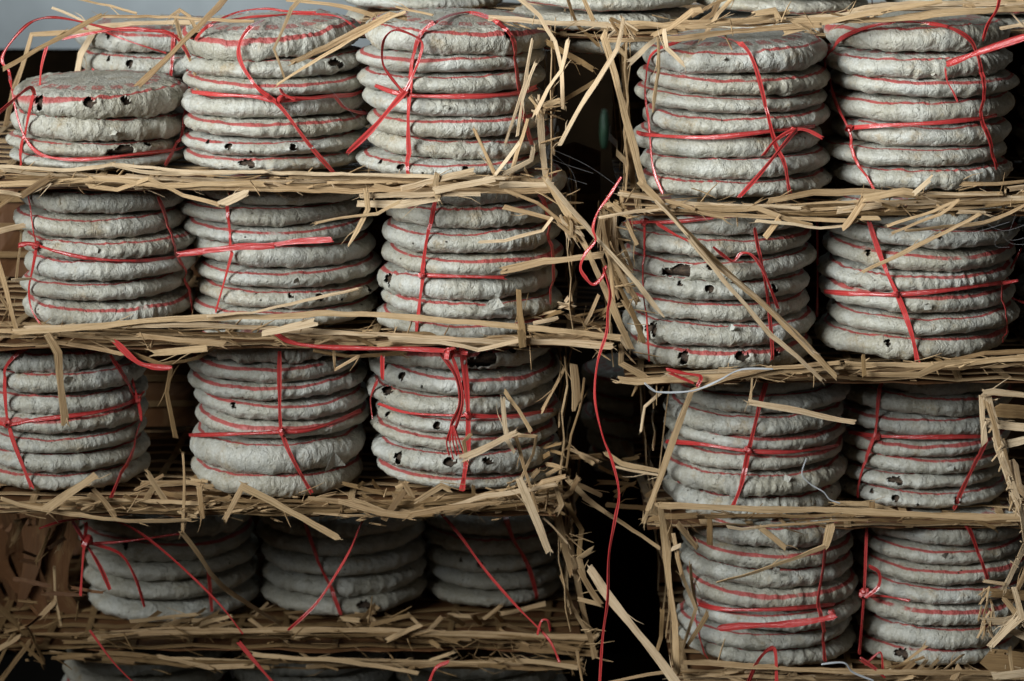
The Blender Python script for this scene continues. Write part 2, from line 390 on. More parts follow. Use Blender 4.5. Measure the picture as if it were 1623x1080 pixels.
def S(parent, pp, w=8, Y=-.02, mat=None, tilt=None, Y2=None, pointed=False, w2=None, name='bamboo_strip', thick=None):
    """a split-bamboo strip through photo pixels pp at depth Y (running to Y2)"""
    pp = [tuple(map(float, p)) for p in pp]
    Y += rnd.uniform(-.003, .003); Y2 = Y if Y2 is None else Y2
    L = [0]
    for a, b in zip(pp[:-1], pp[1:]): L.append(L[-1]+math.hypot(b[0]-a[0], b[1]-a[1]))
    Ys = [Y+(Y2-Y)*l/max(L[-1], 1) for l in L]
    P = poly3(pp, Ys); wm = w*mpp(Y)
    w2m = wm if w2 is None else w2*mpp(Y)
    ph = rnd.random()*6; W = [(wm+(w2m-wm)*i/(len(P)-1))*(.90+.13*math.sin(ph+i*.7)+rnd.uniform(-.07, .07)) for i in range(len(P))]
    me = strip_mesh(name, P, W, mat or BAM, thick=thick or rnd.uniform(.0005, .0010), tilt=rnd.uniform(-.35, .35) if tilt is None else tilt, twist=rnd.choice([.1, .3, .6]), pointed=pointed, ragged=True)
    o = bpy.data.objects.new(name, me); COL.objects.link(o)
    if parent: o.parent = parent; o.matrix_parent_inverse = parent.matrix_world.inverted() if False else Matrix.Translation(-parent.location)
    return o

# ---------------------------------------------------------------- bundles of tea cakes
from mathutils.bvhtree import BVHTree
_bvh = {}
def bvh(me):
    if me.name not in _bvh:
        _bvh[me.name] = BVHTree.FromPolygons([v.co for v in me.vertices], [p.vertices for p in me.polygons])
    return _bvh[me.name]
def surf(B, p, n, off):
    """push p outwards along n until it lies off metres outside the paper"""
    best = 0.
    o = p+n*.04
    for c, Mi, Mw in B.mats:
        lo = Mi @ o; ld = (Mi.to_3x3() @ (-n)).normalized()
        h, _, _, _ = bvh(c).ray_cast(lo, ld)
        if h is not None:
            k = (Mw @ h - p).dot(n)
            best = max(best, k+off)
    return best
class Bundle: pass
def bundle(xl, xr, ys, Yc, label, top=None, cakes={}, ring=1., seed=0, tilts={}, shifts={}, group='tied bundles of paper-wrapped tea cakes'):
    rg = random.Random(seed*7+3); B = Bundle()
    xc = (xl+xr)/2; d = (Yc-CP.y)/math.cos(PITCH); Rm = (xr-xl)/2*mpp(Yc)
    B.R = Rm; B.cy = Yc; B.cx = (xc-PW/2)*mpp(Yc)
    zs = [at(xc, y, Yc-Rm*.9).z for y in ys]
    pitch = (zs[0]-zs[-1])/max(1, len(zs)-1) if len(zs) > 1 else .026
    B.base = zs[-1]-.001; t0 = top if top else pitch*1.12
    B.e = thing('tea_cake_bundle', label, 'tea cake bundle', (B.cx, B.cy, B.base), group)
    B.mats = []
    prevtop = None
    for i, z in enumerate(zs):
        T = (zs[i-1]-z) if i else t0
        T = max(T, pitch*.78)
        spec = cakes.get(i)
        rot = rg.random()*6.283; me = CAKES[rg.randrange(6)]; holed = False
        dx = rg.uniform(-.006, .006)+shifts.get(i, 0)*mpp(Yc); dy = rg.uniform(-.004, .004)
        if spec:
            me = HOLED[spec[0]]; s = max(-.98, min(.98, (spec[1]-xc)/((xr-xl)/2))); rot = math.asin(s); holed = True
        o = obj('tea_cake', me, B.e, (dx, dy, z-B.base))
        tx, ty = rg.uniform(-.018, .018), rg.uniform(-.026, .026)
        if i in tilts: tx, ty = tilts[i]
        o.rotation_mode = 'ZYX'
        o.rotation_euler = (0, 0, 0)
        o.rotation_mode = 'QUATERNION'
        o.rotation_quaternion = (Matrix.Rotation(ty, 4, 'Y') @ Matrix.Rotation(tx, 4, 'X') @ Matrix.Rotation(rot, 4, 'Z')).to_quaternion()
        k = rg.uniform(.975, 1.015)*Rm/.1/1.008
        o.scale = (k, k, T/T0*1.04)
        o.color = (rg.random(), rg.random(), 1. if rg.random() < ring else 0., 1)
        Mw = Matrix.Translation((B.cx+dx, B.cy+dy, z)) @ o.rotation_quaternion.to_matrix().to_4x4() @ Matrix.Diagonal((*o.scale, 1))
        B.mats.append((me, Mw.inverted(), Mw))
        if holed:
            b = obj('tea_body', TEABODY, o)
    B.ztop = zs[0]+t0
    return B
def on(B, px, py, off=.0015):
    d = ray(px, py); o = CP
    R = B.R+off; dx, dy = d.x, d.y; ex, ey = o.x-B.cx, o.y-B.cy
    a = dx*dx+dy*dy; b = 2*(dx*ex+dy*ey); c = ex*ex+ey*ey-R*R; D = b*b-4*a*c
    if D <= 0:
        t = -b/(2*a); P = o+d*t; return P, Vector((P.x-B.cx, P.y-B.cy-.02, 0)).normalized()
    t = (-b-math.sqrt(D))/(2*a); P = o+d*t
    zt = B.ztop+.001+off*.5
    if P.z > zt-.012:
        t2 = (zt-o.z)/d.z; Q = o+d*t2; rr = math.hypot(Q.x-B.cx, Q.y-B.cy)
        if rr > R: 
            t3 = (-b+math.sqrt(D))/(2*a); Q = o+d*min(t2, t3)
            if P.z < zt: return P, Vector((P.x-B.cx, P.y-B.cy, 0)).normalized()
        if P.z < zt:
            return P, Vector((P.x-B.cx, P.y-B.cy, .03)).normalized()
        return Q, Vector((0, -.35, 1)).normalized()
    return P, Vector((P.x-B.cx, P.y-B.cy, 0)).normalized()
def ribbon_obj(name, P, N, w, parent, mat=None, twist=.25, thick=.0005):
    W = [w*.86*(1+.22*math.sin(i*.55+len(P))+rnd.uniform(-.06, .06)) for i in range(len(P))]
    me = strip_mesh(name, P, W, mat or RIB, normals=N, thick=thick, twist=twist, prof='ribbon', ragged=True)
    me.polygons.foreach_set('use_smooth', [False]*len(me.polygons))
    o = bpy.data.objects.new(name, me); COL.objects.link(o)
    if parent: o.parent = parent; o.matrix_parent_inverse = Matrix.Translation(-parent.location)
    return o
def RB(B, pp, w=6, off=.0015, mat=None, twist=.2, name='ribbon'):
    """ribbon lying on a bundle, through photo pixels"""
    V2 = smooth_path([Vector((x, y, 0)) for x, y in pp], 6)
    P, N = [], []
    for v in V2:
        p, n = on(B, v.x, v.y, off); P.append(p); N.append(n)
    # relax so that the ribbon bridges between rims instead of snapping from face to face
    K = [surf(B, p, n, .0009+off*.3) for p, n in zip(P, N)]
    K2 = [max(K[i], .85*max(K[max(0, i-2):i+3])) for i in range(len(K))]
    P = [p+n*k for p, n, k in zip(P, N, K2)]
    return ribbon_obj(name, P, N, w*mpp(B.cy-B.R), B.e, mat, twist)
def RF(parent, pp, Y, w=6, Y2=None, mat=None, twist=.7, name='ribbon', thick=.0006):
    """ribbon hanging free in the air"""
    V2 = smooth_path([Vector((x, y, 0)) for x, y in pp], 6); n = len(V2); Y2 = Y if Y2 is None else Y2
    P = [at(v.x, v.y, Y+(Y2-Y)*i/(n-1)) for i, v in enumerate(V2)]
    return ribbon_obj(name, P, None, w*mpp(Y), parent, mat, twist, thick)
def knot(B, px, py, off=.004, r=.0055, free=None):
    """a pulled-tight lump of ribbon: three small crossing loops"""
    if free is None: c, n = on(B, px, py, off)
    else: c = at(px, py, free); n = (CP-c).normalized()
    V, Fc, UV = [], [], []
    for k in range(3):
        ax = Vector((rnd.uniform(-1, 1), rnd.uniform(-1, 1), rnd.uniform(-1, 1))).normalized(); e1 = ax.orthogonal().normalized(); e2 = ax.cross(e1)
        base = len(V)
        for i in range(12):
            a = i/12*2*math.pi; q = c+(e1*math.cos(a)+e2*math.sin(a)*.7)*r*rnd.uniform(.7, 1.1)
            for s in (-1, 1): V.append(q+ax*s*r*.35); UV.append((i*.002, s*.003))
        for i in range(12):
            j = (i+1) % 12; Fc.append((base+2*i, base+2*j, base+2*j+1, base+2*i+1))
    me = mesh_from('knot', V, Fc, RIB, UV); o = bpy.data.objects.new('knot', me); COL.objects.link(o)
    p = B.e if B else None
    if p: o.parent = p; o.matrix_parent_inverse = Matrix.Translation(-p.location)
    return o

# ================================================================ the setting
def slab(name, x0, x1, y0, y1, z0, z1, mat, nx=2):
    vs = [(x, y, z) for x in (x0, x1) for y in (y0, y1) for z in (z0, z1)]
    fc = [(0, 1, 3, 2), (4, 6, 7, 5), (0, 4, 5, 1), (2, 3, 7, 6), (0, 2, 6, 4), (1, 5, 7, 3)]
    o = obj(name, mesh_from(name, vs, fc, mat)); o['kind'] = 'structure'; return o
WALLM = plain_mat('grey_plaster', (.58, .63, .64), (.42, .46, .47), 3.2)
FLOORM = plain_mat('dark_floor', (.016, .012, .009), (.008, .006, .005), 9)
slab('wall', -3.2, 3.2, 2.1, 2.2, -.79, 2.2, WALLM)
DARKM = plain_mat('gap_darkness', (.014, .009, .005), (.007, .005, .003), 14, 1.)  # near-black colour standing in for the darkness behind the baskets
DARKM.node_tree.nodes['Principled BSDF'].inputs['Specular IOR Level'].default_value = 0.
slab('dark_backdrop', -2.6, 2.6, 1.2, 1.25, -.79, at(100, 84, 1.2).z, DARKM)  # added panel, painted dark so the gaps between bundles go black
slab('floor', -2.6, 2.6, -3.2, 2.2, -.88, -.80, FLOORM)

# ================================================================ bundles
A0 = bundle(138, 398, [82, 121, 152, 182], .36, 'short blurred bundle standing behind the others in the top left corner', seed=1, cakes={0: ('dot', 205), 1: ('few', 230)})
A1 = bundle(32, 302, [184, 224, 249, 270], .16, 'short bundle of four large cakes at the left edge of the top left basket', top=.031, seed=2, cakes={0: ('two', 92), 2: ('big', 228)}, tilts={0: (.02, .0), 1: (.0, .02)})
A2 = bundle(304, 588, [92, 122, 152, 190, 219, 247, 273], .14, 'bundle with slanting ribbon and splints over its top, middle of top left basket', top=.033, seed=3, cakes={0: ('rim', 330), 1: ('mid', 548), 5: ('few', 385), 6: ('mid', 415)}, tilts={0: (.02, -.05)})
A3 = bundle(580, 866, [84, 116, 149, 184, 218, 251, 280], .10, 'tall bundle tied with a looped red bow beside the dark gap, top left basket', top=.032, seed=4, cakes={0: ('dot', 800), 6: ('few', 650)}, tilts={0: (.02, .02)})
A4 = bundle(1006, 1298, [116, 148, 178, 213, 250, 284, 314], .10, 'bundle just right of the gap, top right basket, bow at its lower right', top=.031, seed=5, tilts={0: (.01, -.03)})
A5 = bundle(1300, 1584, [84, 120, 155, 196, 235, 266, 299], .12, 'bundle with a wide glossy ribbon arch over its domed top, top right basket', top=.031, seed=6)
A6 = bundle(1604, 1880, [110, 142, 176, 210, 240, 270, 300], .24, 'dim bundle cut by the right edge of the picture, top right basket', seed=7)
N1 = bundle(552, 800, [27, -4, -36], .46, 'leftmost bundle in the uppermost basket, cut by the top edge', seed=8)
N2 = bundle(815, 1092, [63, 28, -8], .24, 'bundle in the uppermost basket above the dark gap', seed=9, tilts={0: (0, .03)})
N3 = bundle(1092, 1362, [36, 2, -30], .26, 'bundle second from the right along the top edge, uppermost basket', seed=10)
N4 = bundle(1378, 1650, [34, 2, -30], .30, 'bundle of the uppermost basket at the top right corner', seed=11)
B1 = bundle(38, 304, [341, 378, 410, 446, 480, 516, 548][0:6], .12, 'leftmost bundle of the second left basket, glossy ribbon down its left side', seed=12, shifts={0: -3, 3: 4, 4: 5})
B2 = bundle(308, 598, [324, 356, 384, 427, 456, 488, 518], .14, 'bundle crossed by a thick bunched red tail, middle of the second left basket', seed=13, shifts={5: 4, 4: 3, 1: -8, 2: -4}, cakes={5: ('few', 510)})
B3 = bundle(610, 890, [326, 362, 402, 436, 478, 508, 540], .10, 'bundle with broad red rings showing and one straight front ribbon, second left basket', seed=14, cakes={4: ('mid', 626)}, shifts={3: 6, 5: -8, 6: -6})
B4 = bundle(984, 1282, [374, 408, 442, 477, 510, 549, 588], .10, 'bundle with large torn holes showing dark tea, crossed by long bamboo splints', seed=15, cakes={2: ('big', 1062), 3: ('few', 1115), 5: ('mid', 1022), 6: ('two', 1070)}, shifts={0: 5, 1: 3})
B5 = bundle(1302, 1600, [363, 394, 429, 461, 498, 531, 570], .10, 'bundle with one ribbon slanting down its front centre, second right basket', seed=16, cakes={1: ('dot', 1455), 2: ('dot', 1355), 6: ('dot', 1395)})
B6 = bundle(1612, 1880, [363, 394, 429, 461, 498, 531, 570], .22, 'dim bundle cut by the right edge of the picture, second right basket', seed=17)
C1 = bundle(-38, 226, [587, 624, 657, 688, 717, 748, 778], .14, 'bundle cut by the left edge of the picture, third left basket', seed=18, shifts={0: -12, 6: 4})
C2 = bundle(300, 578, [574, 607, 634, 665, 697, 748, 788], .14, 'bundle with a small torn white paper flap low on its right, third left basket', seed=19, cakes={3: ('dot', 372)})
C3 = bundle(586, 884, [586, 626, 659, 690, 716, 752, 778], .12, 'crumpled bundle with many torn holes and a frayed ribbon tail, third left basket', seed=20, cakes={0: ('big', 778), 1: ('few', 640), 2: ('rim', 616), 3: ('few', 608), 5: ('two', 632)}, tilts={1: (.02, .03)})
C0 = bundle(926, 1110, [628, 660, 692, 724, 756], .50, 'barely lit bundle deep in the dark gap, behind the slanting post', seed=21)
C4 = bundle(1052, 1334, [624, 655, 688, 716, 746, 782, 822], .16, 'bundle right of the slanting bamboo post, third right basket', seed=22, shifts={0: 12, 1: 8})
C5 = bundle(1332, 1606, [624, 657, 692, 722, 751, 775, 804], .20, 'shaded bundle behind the pale woven corner, third right basket', seed=23, cakes={5: ('mid', 1416), 6: ('few', 1412)})
D1 = bundle(118, 398, [852, 889, 921, 953, 988], .36, 'dark bundle with tangled red strings, left end of the fourth left basket', seed=24, cakes={1: ('dot', 213)}, ring=.3)
D2 = bundle(402, 668, [852, 883, 914, 945, 974], .37, 'dark bundle crossed by two red strings, middle of the fourth left basket', seed=25, cakes={4: ('mid', 576)}, ring=.2)
D3 = bundle(672, 892, [850, 880, 908, 936, 960], .40, 'dark bundle beside the frayed basket corner, fourth left basket', seed=26, cakes={2: ('few', 760)}, ring=.4)
D4 = bundle(1086, 1366, [868, 899, 933, 968, 1000, 1028, 1056], .14, 'bundle with a thick glossy red tail across it, bottom right basket', seed=27, shifts={0: 6, 3: -3})
D5 = bundle(1364, 1640, [866, 896, 927, 958, 992, 1026, 1058], .16, 'bundle with bright red rings behind the torn pale strips, bottom right basket', seed=28, cakes={6: ('mid', 1430)})
E1 = bundle(80, 350, [1072, 1106, 1140], .40, 'almost hidden bundle under the bottom edge, left of the lowest left basket', seed=29, ring=.2)
E2 = bundle(355, 622, [1072, 1106, 1140], .40, 'almost hidden bundle under the bottom edge, middle of the lowest left basket', seed=30, ring=.2)
E3 = bundle(628, 890, [1076, 1108, 1140], .40, 'almost hidden bundle under the bottom edge, right of the lowest left basket', seed=31, ring=.2)

# ---- ribbons on the bundles
rb = RB
rb(A1, [(300,90),(297,115),(289,160),(283,215),(274,240),(262,262)], 7, .003)
rb(A1, [(53,150),(44,190),(38,225),(33,262)], 6)
rb(A1, [(14,112),(24,170),(38,215),(60,242),(95,252),(150,252),(210,245),(275,238),(297,230)], 6, .003)
RF(A1.e, [(14,112),(3,96),(12,74),(38,44),(60,31),(90,28),(130,35),(180,47),(225,49),(262,50),(282,62),(300,90)], .03, 5, .08)
RF(A1.e, [(75,70),(66,105),(63,142)], .12, 5)
RF(A1.e, [(-14,190),(20,160),(47,139),(55,150)], .02, 7, .05)
rb(A0, [(165,50),(215,68),(262,84)], 3); rb(A0, [(274,55),(272,95),(268,135)], 6); rb(A0, [(148,112),(150,150)], 6)
RF(A0.e, [(100,62),(150,52),(200,45),(250,50),(280,58)], .2, 5)
rb(A2, [(418,32),(395,45),(379,72),(383,102),(408,138),(445,170),(490,230),(527,272)], 7, .003)
rb(A2, [(306,146),(345,150),(400,153),(445,160),(520,153),(560,150),(583,138)], 7)
rb(A2, [(450,155),(500,156),(528,153),(545,170),(566,178),(590,180)], 5, .004)
rb(A2, [(310,62),(330,42),(370,31),(430,28),(480,26),(540,30),(580,58)], 5)
RF(A2.e, [(330,40),(375,20),(420,14),(455,18),(500,20)], .10, 4); RF(A2.e, [(445,142),(450,150),(465,157)], .03, 5)
knot(A2, 445, 157)
rb(A3, [(800,44),(775,27),(745,20),(705,28),(674,46),(662,66),(655,95),(650,150),(647,205),(649,250),(652,282)], 8, .003)
rb(A3, [(745,21),(785,33),(806,56),(813,78),(818,105),(824,150),(832,195),(842,230)], 8)
RF(A3.e, [(640,148),(616,118),(606,97),(608,65),(622,49),(640,50),(668,66),(665,92),(652,125),(640,148)], -.012, 5)
rb(A3, [(598,136),(640,150),(700,153),(770,152),(822,147),(850,138)], 8, .004)
RF(A3.e, [(640,148),(620,170),(590,205),(552,241)], -.02, 9, -.045, twist=.4)
knot(A3, 641, 148, .006, .007)
rb(A4, [(1110,56),(1070,68),(1038,82),(1027,102),(1024,140),(1029,200),(1035,265),(1050,306)], 6)
rb(A4, [(1140,58),(1175,70),(1194,98),(1209,150),(1222,210),(1240,258),(1247,302)], 7, .003)
rb(A4, [(1010,210),(1030,214),(1120,218),(1220,208),(1290,200)], 7, .003)
RF(A4.e, [(1262,206),(1240,232),(1205,275),(1172,312)], -.02, 7, -.04); RF(A4.e, [(1302,218),(1280,207),(1258,206),(1230,222),(1210,246)], -.012, 6)
knot(A4, 1258, 207)
rb(A5, [(1500,42),(1440,34),(1380,42),(1335,60),(1320,80),(1315,100),(1317,135),(1327,168),(1345,205),(1362,255),(1384,298)], 7, .003)
rb(A5, [(1420,35),(1470,37),(1510,46),(1538,64),(1548,88),(1554,130),(1555,185),(1568,225),(1578,268)], 7)
rb(A5, [(1345,203),(1400,199),(1480,195),(1553,188),(1578,183)], 7); knot(A5, 1346, 204)
for B, pts, wd in ((N1, [(598,-20),(603,5),(608,22)], 8), (N1, [(776,-20),(779,20)], 7), (N2, [(960,-20),(952,8),(944,34)], 7), (N3, [(1196,-20),(1199,18)], 8), (N4, [(1380,-20),(1384,20)], 5)): rb(B, pts, wd)
rb(B1, [(44,306),(52,350),(57,388)], 5); rb(B1, [(58,392),(52,425),(46,458),(50,490),(64,514)], 6)
rb(B1, [(250,312),(263,345),(270,385),(278,415),(292,440),(300,495)], 7); rb(B1, [(40,386),(57,388),(85,396),(150,410),(225,413),(272,408),(296,400)], 6)
RF(B1.e, [(30,389),(45,386),(57,388)], -.01, 8); knot(B1, 57, 389)
rb(B2, [(363,308),(368,350),(370,388),(360,430),(342,494)], 6)
RF(B2.e, [(285,403),(330,397),(375,391),(420,390),(470,383),(528,380)], -.012, 10, -.02, twist=.3); RF(B2.e, [(325,398),(360,395),(400,392),(430,391)], -.02, 9)
rb(B3, [(691,312),(683,355),(674,410),(669,450),(664,490),(662,526)], 7, .003); rb(B3, [(848,295),(862,345),(870,400),(873,480)], 8)
rb(B3, [(670,436),(720,438),(800,440)], 7); knot(B3, 670, 437)
rb(B4, [(1022,348),(1022,420),(1025,500),(1029,572)], 5, .003); rb(B4, [(1196,364),(1208,430),(1218,500),(1223,570)], 6)
RF(B4.e, [(1042,355),(1070,372),(1100,386)], -.012, 5); RF(B4.e, [(1132,393),(1150,408),(1163,414),(1175,402),(1192,405),(1210,430),(1224,465),(1233,489)], -.015, 5)
rb(B4, [(988,355),(1020,352),(1060,352),(1130,346)], 6, .004); knot(B4, 1022, 352)
rb(B5, [(1378,354),(1399,415),(1423,468),(1444,525),(1454,572)], 9, .003); rb(B5, [(1312,462),(1370,466),(1420,467),(1500,460),(1590,448)], 8)
rb(B5, [(1588,452),(1587,490),(1590,540)], 5); RF(B5.e, [(1618,395),(1600,430),(1588,455),(1600,470),(1623,480)], .06, 4); RF(B5.e, [(1585,450),(1612,445)], .03, 6); knot(B5, 1421, 467)
RF(B5.e, [(1295,345),(1296,430),(1295,500)], .1, 5)
rb(C1, [(52,545),(27,562),(9,590),(9,640),(14,674),(30,722),(50,772)], 8, .003); rb(C1, [(-20,662),(14,672),(60,665),(150,654),(205,638),(224,622)], 7)
rb(C1, [(175,563),(196,600),(214,632),(222,660),(210,708),(192,750),(176,788)], 7); knot(C1, 12, 672); RF(C1.e, [(205,590),(212,610),(220,640),(224,665)], .1, 6); knot(C1, 216, 632, .004, .008)
rb(C2, [(443,560),(443,620),(446,682),(466,732),(493,780)], 7, .003); rb(C2, [(300,690),(370,688),(440,685),(500,679),(572,650)], 7); knot(C2, 446, 684)
rb(C3, [(732,552),(740,620),(742,690),(738,735),(733,772)], 10, .003); rb(C3, [(742,659),(800,660),(876,650)], 7)
rb(C3, [(600,640),(650,655),(740,659)], 5)
RF(C3.e, [(698,560),(722,595),(729,640),(716,672),(712,700)], -.02, 7); RF(C3.e, [(715,560),(728,600),(733,640),(718,690)], -.028, 5)
for k in range(5): RF(C3.e, [(716+k,676),(708+k*5,700),(712+k*6,722+k%2*5)], -.028-.002*k, 3)
RF(C3.e, [(436,528),(460,542),(500,549),(570,552),(640,553),(700,556),(738,560)], -.035, 8, twist=.35); knot(C3, 712, 560, free=-.04, r=.008); knot(C3, 742, 659)
RF(C3.e, [(606,566),(606,600)], -.02, 7, twist=.2); rb(C3, [(598,605),(588,632),(590,662)], 7)
RF(C2.e, [(183,542),(215,572),(240,581),(268,583)], -.03, 10, twist=.3)
rb(C4, [(1216,600),(1203,645),(1187,712),(1175,768),(1160,806)], 8, .003); rb(C4, [(1056,700),(1110,704),(1186,715),(1260,716),(1328,706)], 7); knot(C4, 1186, 714)
RF(C4.e, [(1058,586),(1085,592),(1110,597),(1105,612)], -.04, 6); RF(C4.e, [(1063,592),(1100,608)], -.035, 5)
rb(C5, [(1398,600),(1393,655),(1388,692),(1372,738),(1361,786)], 7, .003); rb(C5, [(1345,686),(1390,691),(1450,693),(1560,692)], 7); rb(C5, [(1562,698),(1545,735),(1528,770),(1512,806)], 8); knot(C5, 1389, 691)
RF(D1.e, [(62,838),(95,827),(130,823),(165,822),(205,835),(245,862),(300,910),(350,960),(385,1005)], .06, 4); RF(D1.e, [(116,828),(134,858),(158,898),(174,934)], .08, 7)
RF(D1.e, [(137,830),(132,880),(128,942)], .09, 6); RF(D1.e, [(146,862),(190,878),(214,915),(229,962)], .09, 5); RF(D1.e, [(140,862),(200,858),(285,846)], .09, 5); rb(D1, [(330,905),(336,970)], 6)
knot(D1, 137, 858, free=.08, r=.008)
rb(D2, [(484,830),(504,888),(524,930),(540,972)], 7); RF(D2.e, [(605,797),(577,822),(556,870),(530,915),(500,958),(458,998)], .06, 5)
rb(D3, [(796,800),(812,852),(834,892),(850,950)], 7); RF(D3.e, [(697,812),(728,848),(770,905),(820,962),(858,1000),(874,1020),(886,1048)], .06, 5, .02); RF(D3.e, [(852,1006),(858,985),(868,984),(872,1000)], .03, 4); rb(D3, [(670,830),(668,900)], 5)
rb(D4, [(1108,958),(1150,966),(1230,966),(1320,958)], 8); RF(D4.e, [(1140,996),(1180,992),(1240,990),(1290,984),(1320,978)], -.012, 12, twist=.25); rb(D4, [(1311,835),(1305,900),(1296,955),(1303,1000),(1306,1046)], 7, .003)
rb(D4, [(1095,898),(1104,965),(1122,1042)], 5); RF(D4.e, [(1183,1090),(1200,1050),(1218,1030),(1229,1034),(1231,1090)], -.03, 8); knot(D4, 1318, 972)
rb(D5, [(1530,826),(1544,858),(1563,918)], 7); RF(D5.e, [(1374,828),(1370,930),(1362,1036)], .08, 5); RF(D5.e, [(1378,898),(1393,908),(1392,930),(1370,948)], .06, 6); knot(D5, 1370, 940, free=.08, r=.007); rb(D5, [(1366,944),(1400,945),(1440,952)], 5)
RF(D5.e, [(1366,1046),(1384,1058),(1400,1070)], -.03, 8); RF(D5.e, [(1372,1054),(1395,1034),(1399,1060)], -.02, 4)
RF(E1.e, [(143,1000),(180,1050),(220,1090)], .02, 4); RF(E2.e, [(380,1020),(412,1058),(440,1090)], .02, 8); RF(E3.e, [(710,1050),(690,1060),(678,1090)], .0, 8)
# torn flap on C2
def flap(B, pts, name='torn_paper'):
    V = [on(B, x, y, o)[0] for x, y, o in pts]
    o = bpy.data.objects.new(name, mesh_from(name, V, [(0, 1, 2), (0, 2, 3), (0, 3, 4)], PAPER)); COL.objects.link(o)
    o.color = (.5, .5, 0, 1); o.parent = B.e; o.matrix_parent_inverse = Matrix.Translation(-B.e.location)
flap(C2, [(530,716,.004),(548,738,.008),(530,740,.003),(514,750,.010),(522,728,.006)])
frg = random.Random(77)
def small_flap(B, x, y, k):
    a = frg.uniform(0, 6.28); P = []
    for q in range(5):
        b = a+q*1.2566; r = k*frg.uniform(.5, 1.1); P.append((x+r*math.cos(b), y+r*.8*math.sin(b), .001+(.005 if q in (1, 2) else .0)+frg.uniform(0, .001)))
    flap(B, P)
for B, x, y, k in ((A4, 1145, 92, 6), (A5, 1478, 116, 8), (B5, 1470, 485, 10), (B4, 1160, 520, 9), (A3, 705, 170, 8), (C4, 1245, 760, 10), (C5, 1505, 742, 10), (C3, 800, 640, 11), (B2, 470, 446, 8), (D4, 1230, 905, 9), (D5, 1500, 880, 10), (A1, 180, 210, 8), (C1, 110, 604, 10), (B1, 150, 396, 8)):
    small_flap(B, x, y, k)
flap(B3, [(790,472,.003),(800,486,.008),(780,492,.005),(770,484,.004),(776,476,.003)])

# ================================================================ baskets
def basket(label, x, y, Y=.1):
    p = at(x, y, Y); return thing('bamboo_basket', label, 'basket', p, 'split-bamboo baskets stacked in two columns')
K0 = basket('uppermost woven basket along the top edge, holding the bundles cut by the picture', 1100, 60)
KL = [basket('top basket of the left column, its splayed right corner beside the dark gap', 450, 285),
      basket('second left basket down, under the whole row with the bow-tied bundle', 450, 530),
      basket('third left basket down, with the thick fringe of broken splints along its floor', 450, 800),
      basket('fourth left basket down, in deep shade above the lowest one', 500, 1010, .15),
      basket('lowest left basket, only its rim showing at the bottom edge', 500, 1150, .15)]
KR = [basket('top basket of the right column, its long post leaning across the dark gap', 1300, 325),
      basket('second right basket down, long splints slanting across its front', 1300, 590),
      basket('third right basket down, with the slanting left post', 1300, 825),
      basket('bottom right basket with a square left corner of flat bamboo', 1300, 1060)]
KX = basket('pale woven basket corner jutting in from the right edge, nearest the camera', 1600, 700, -.1)
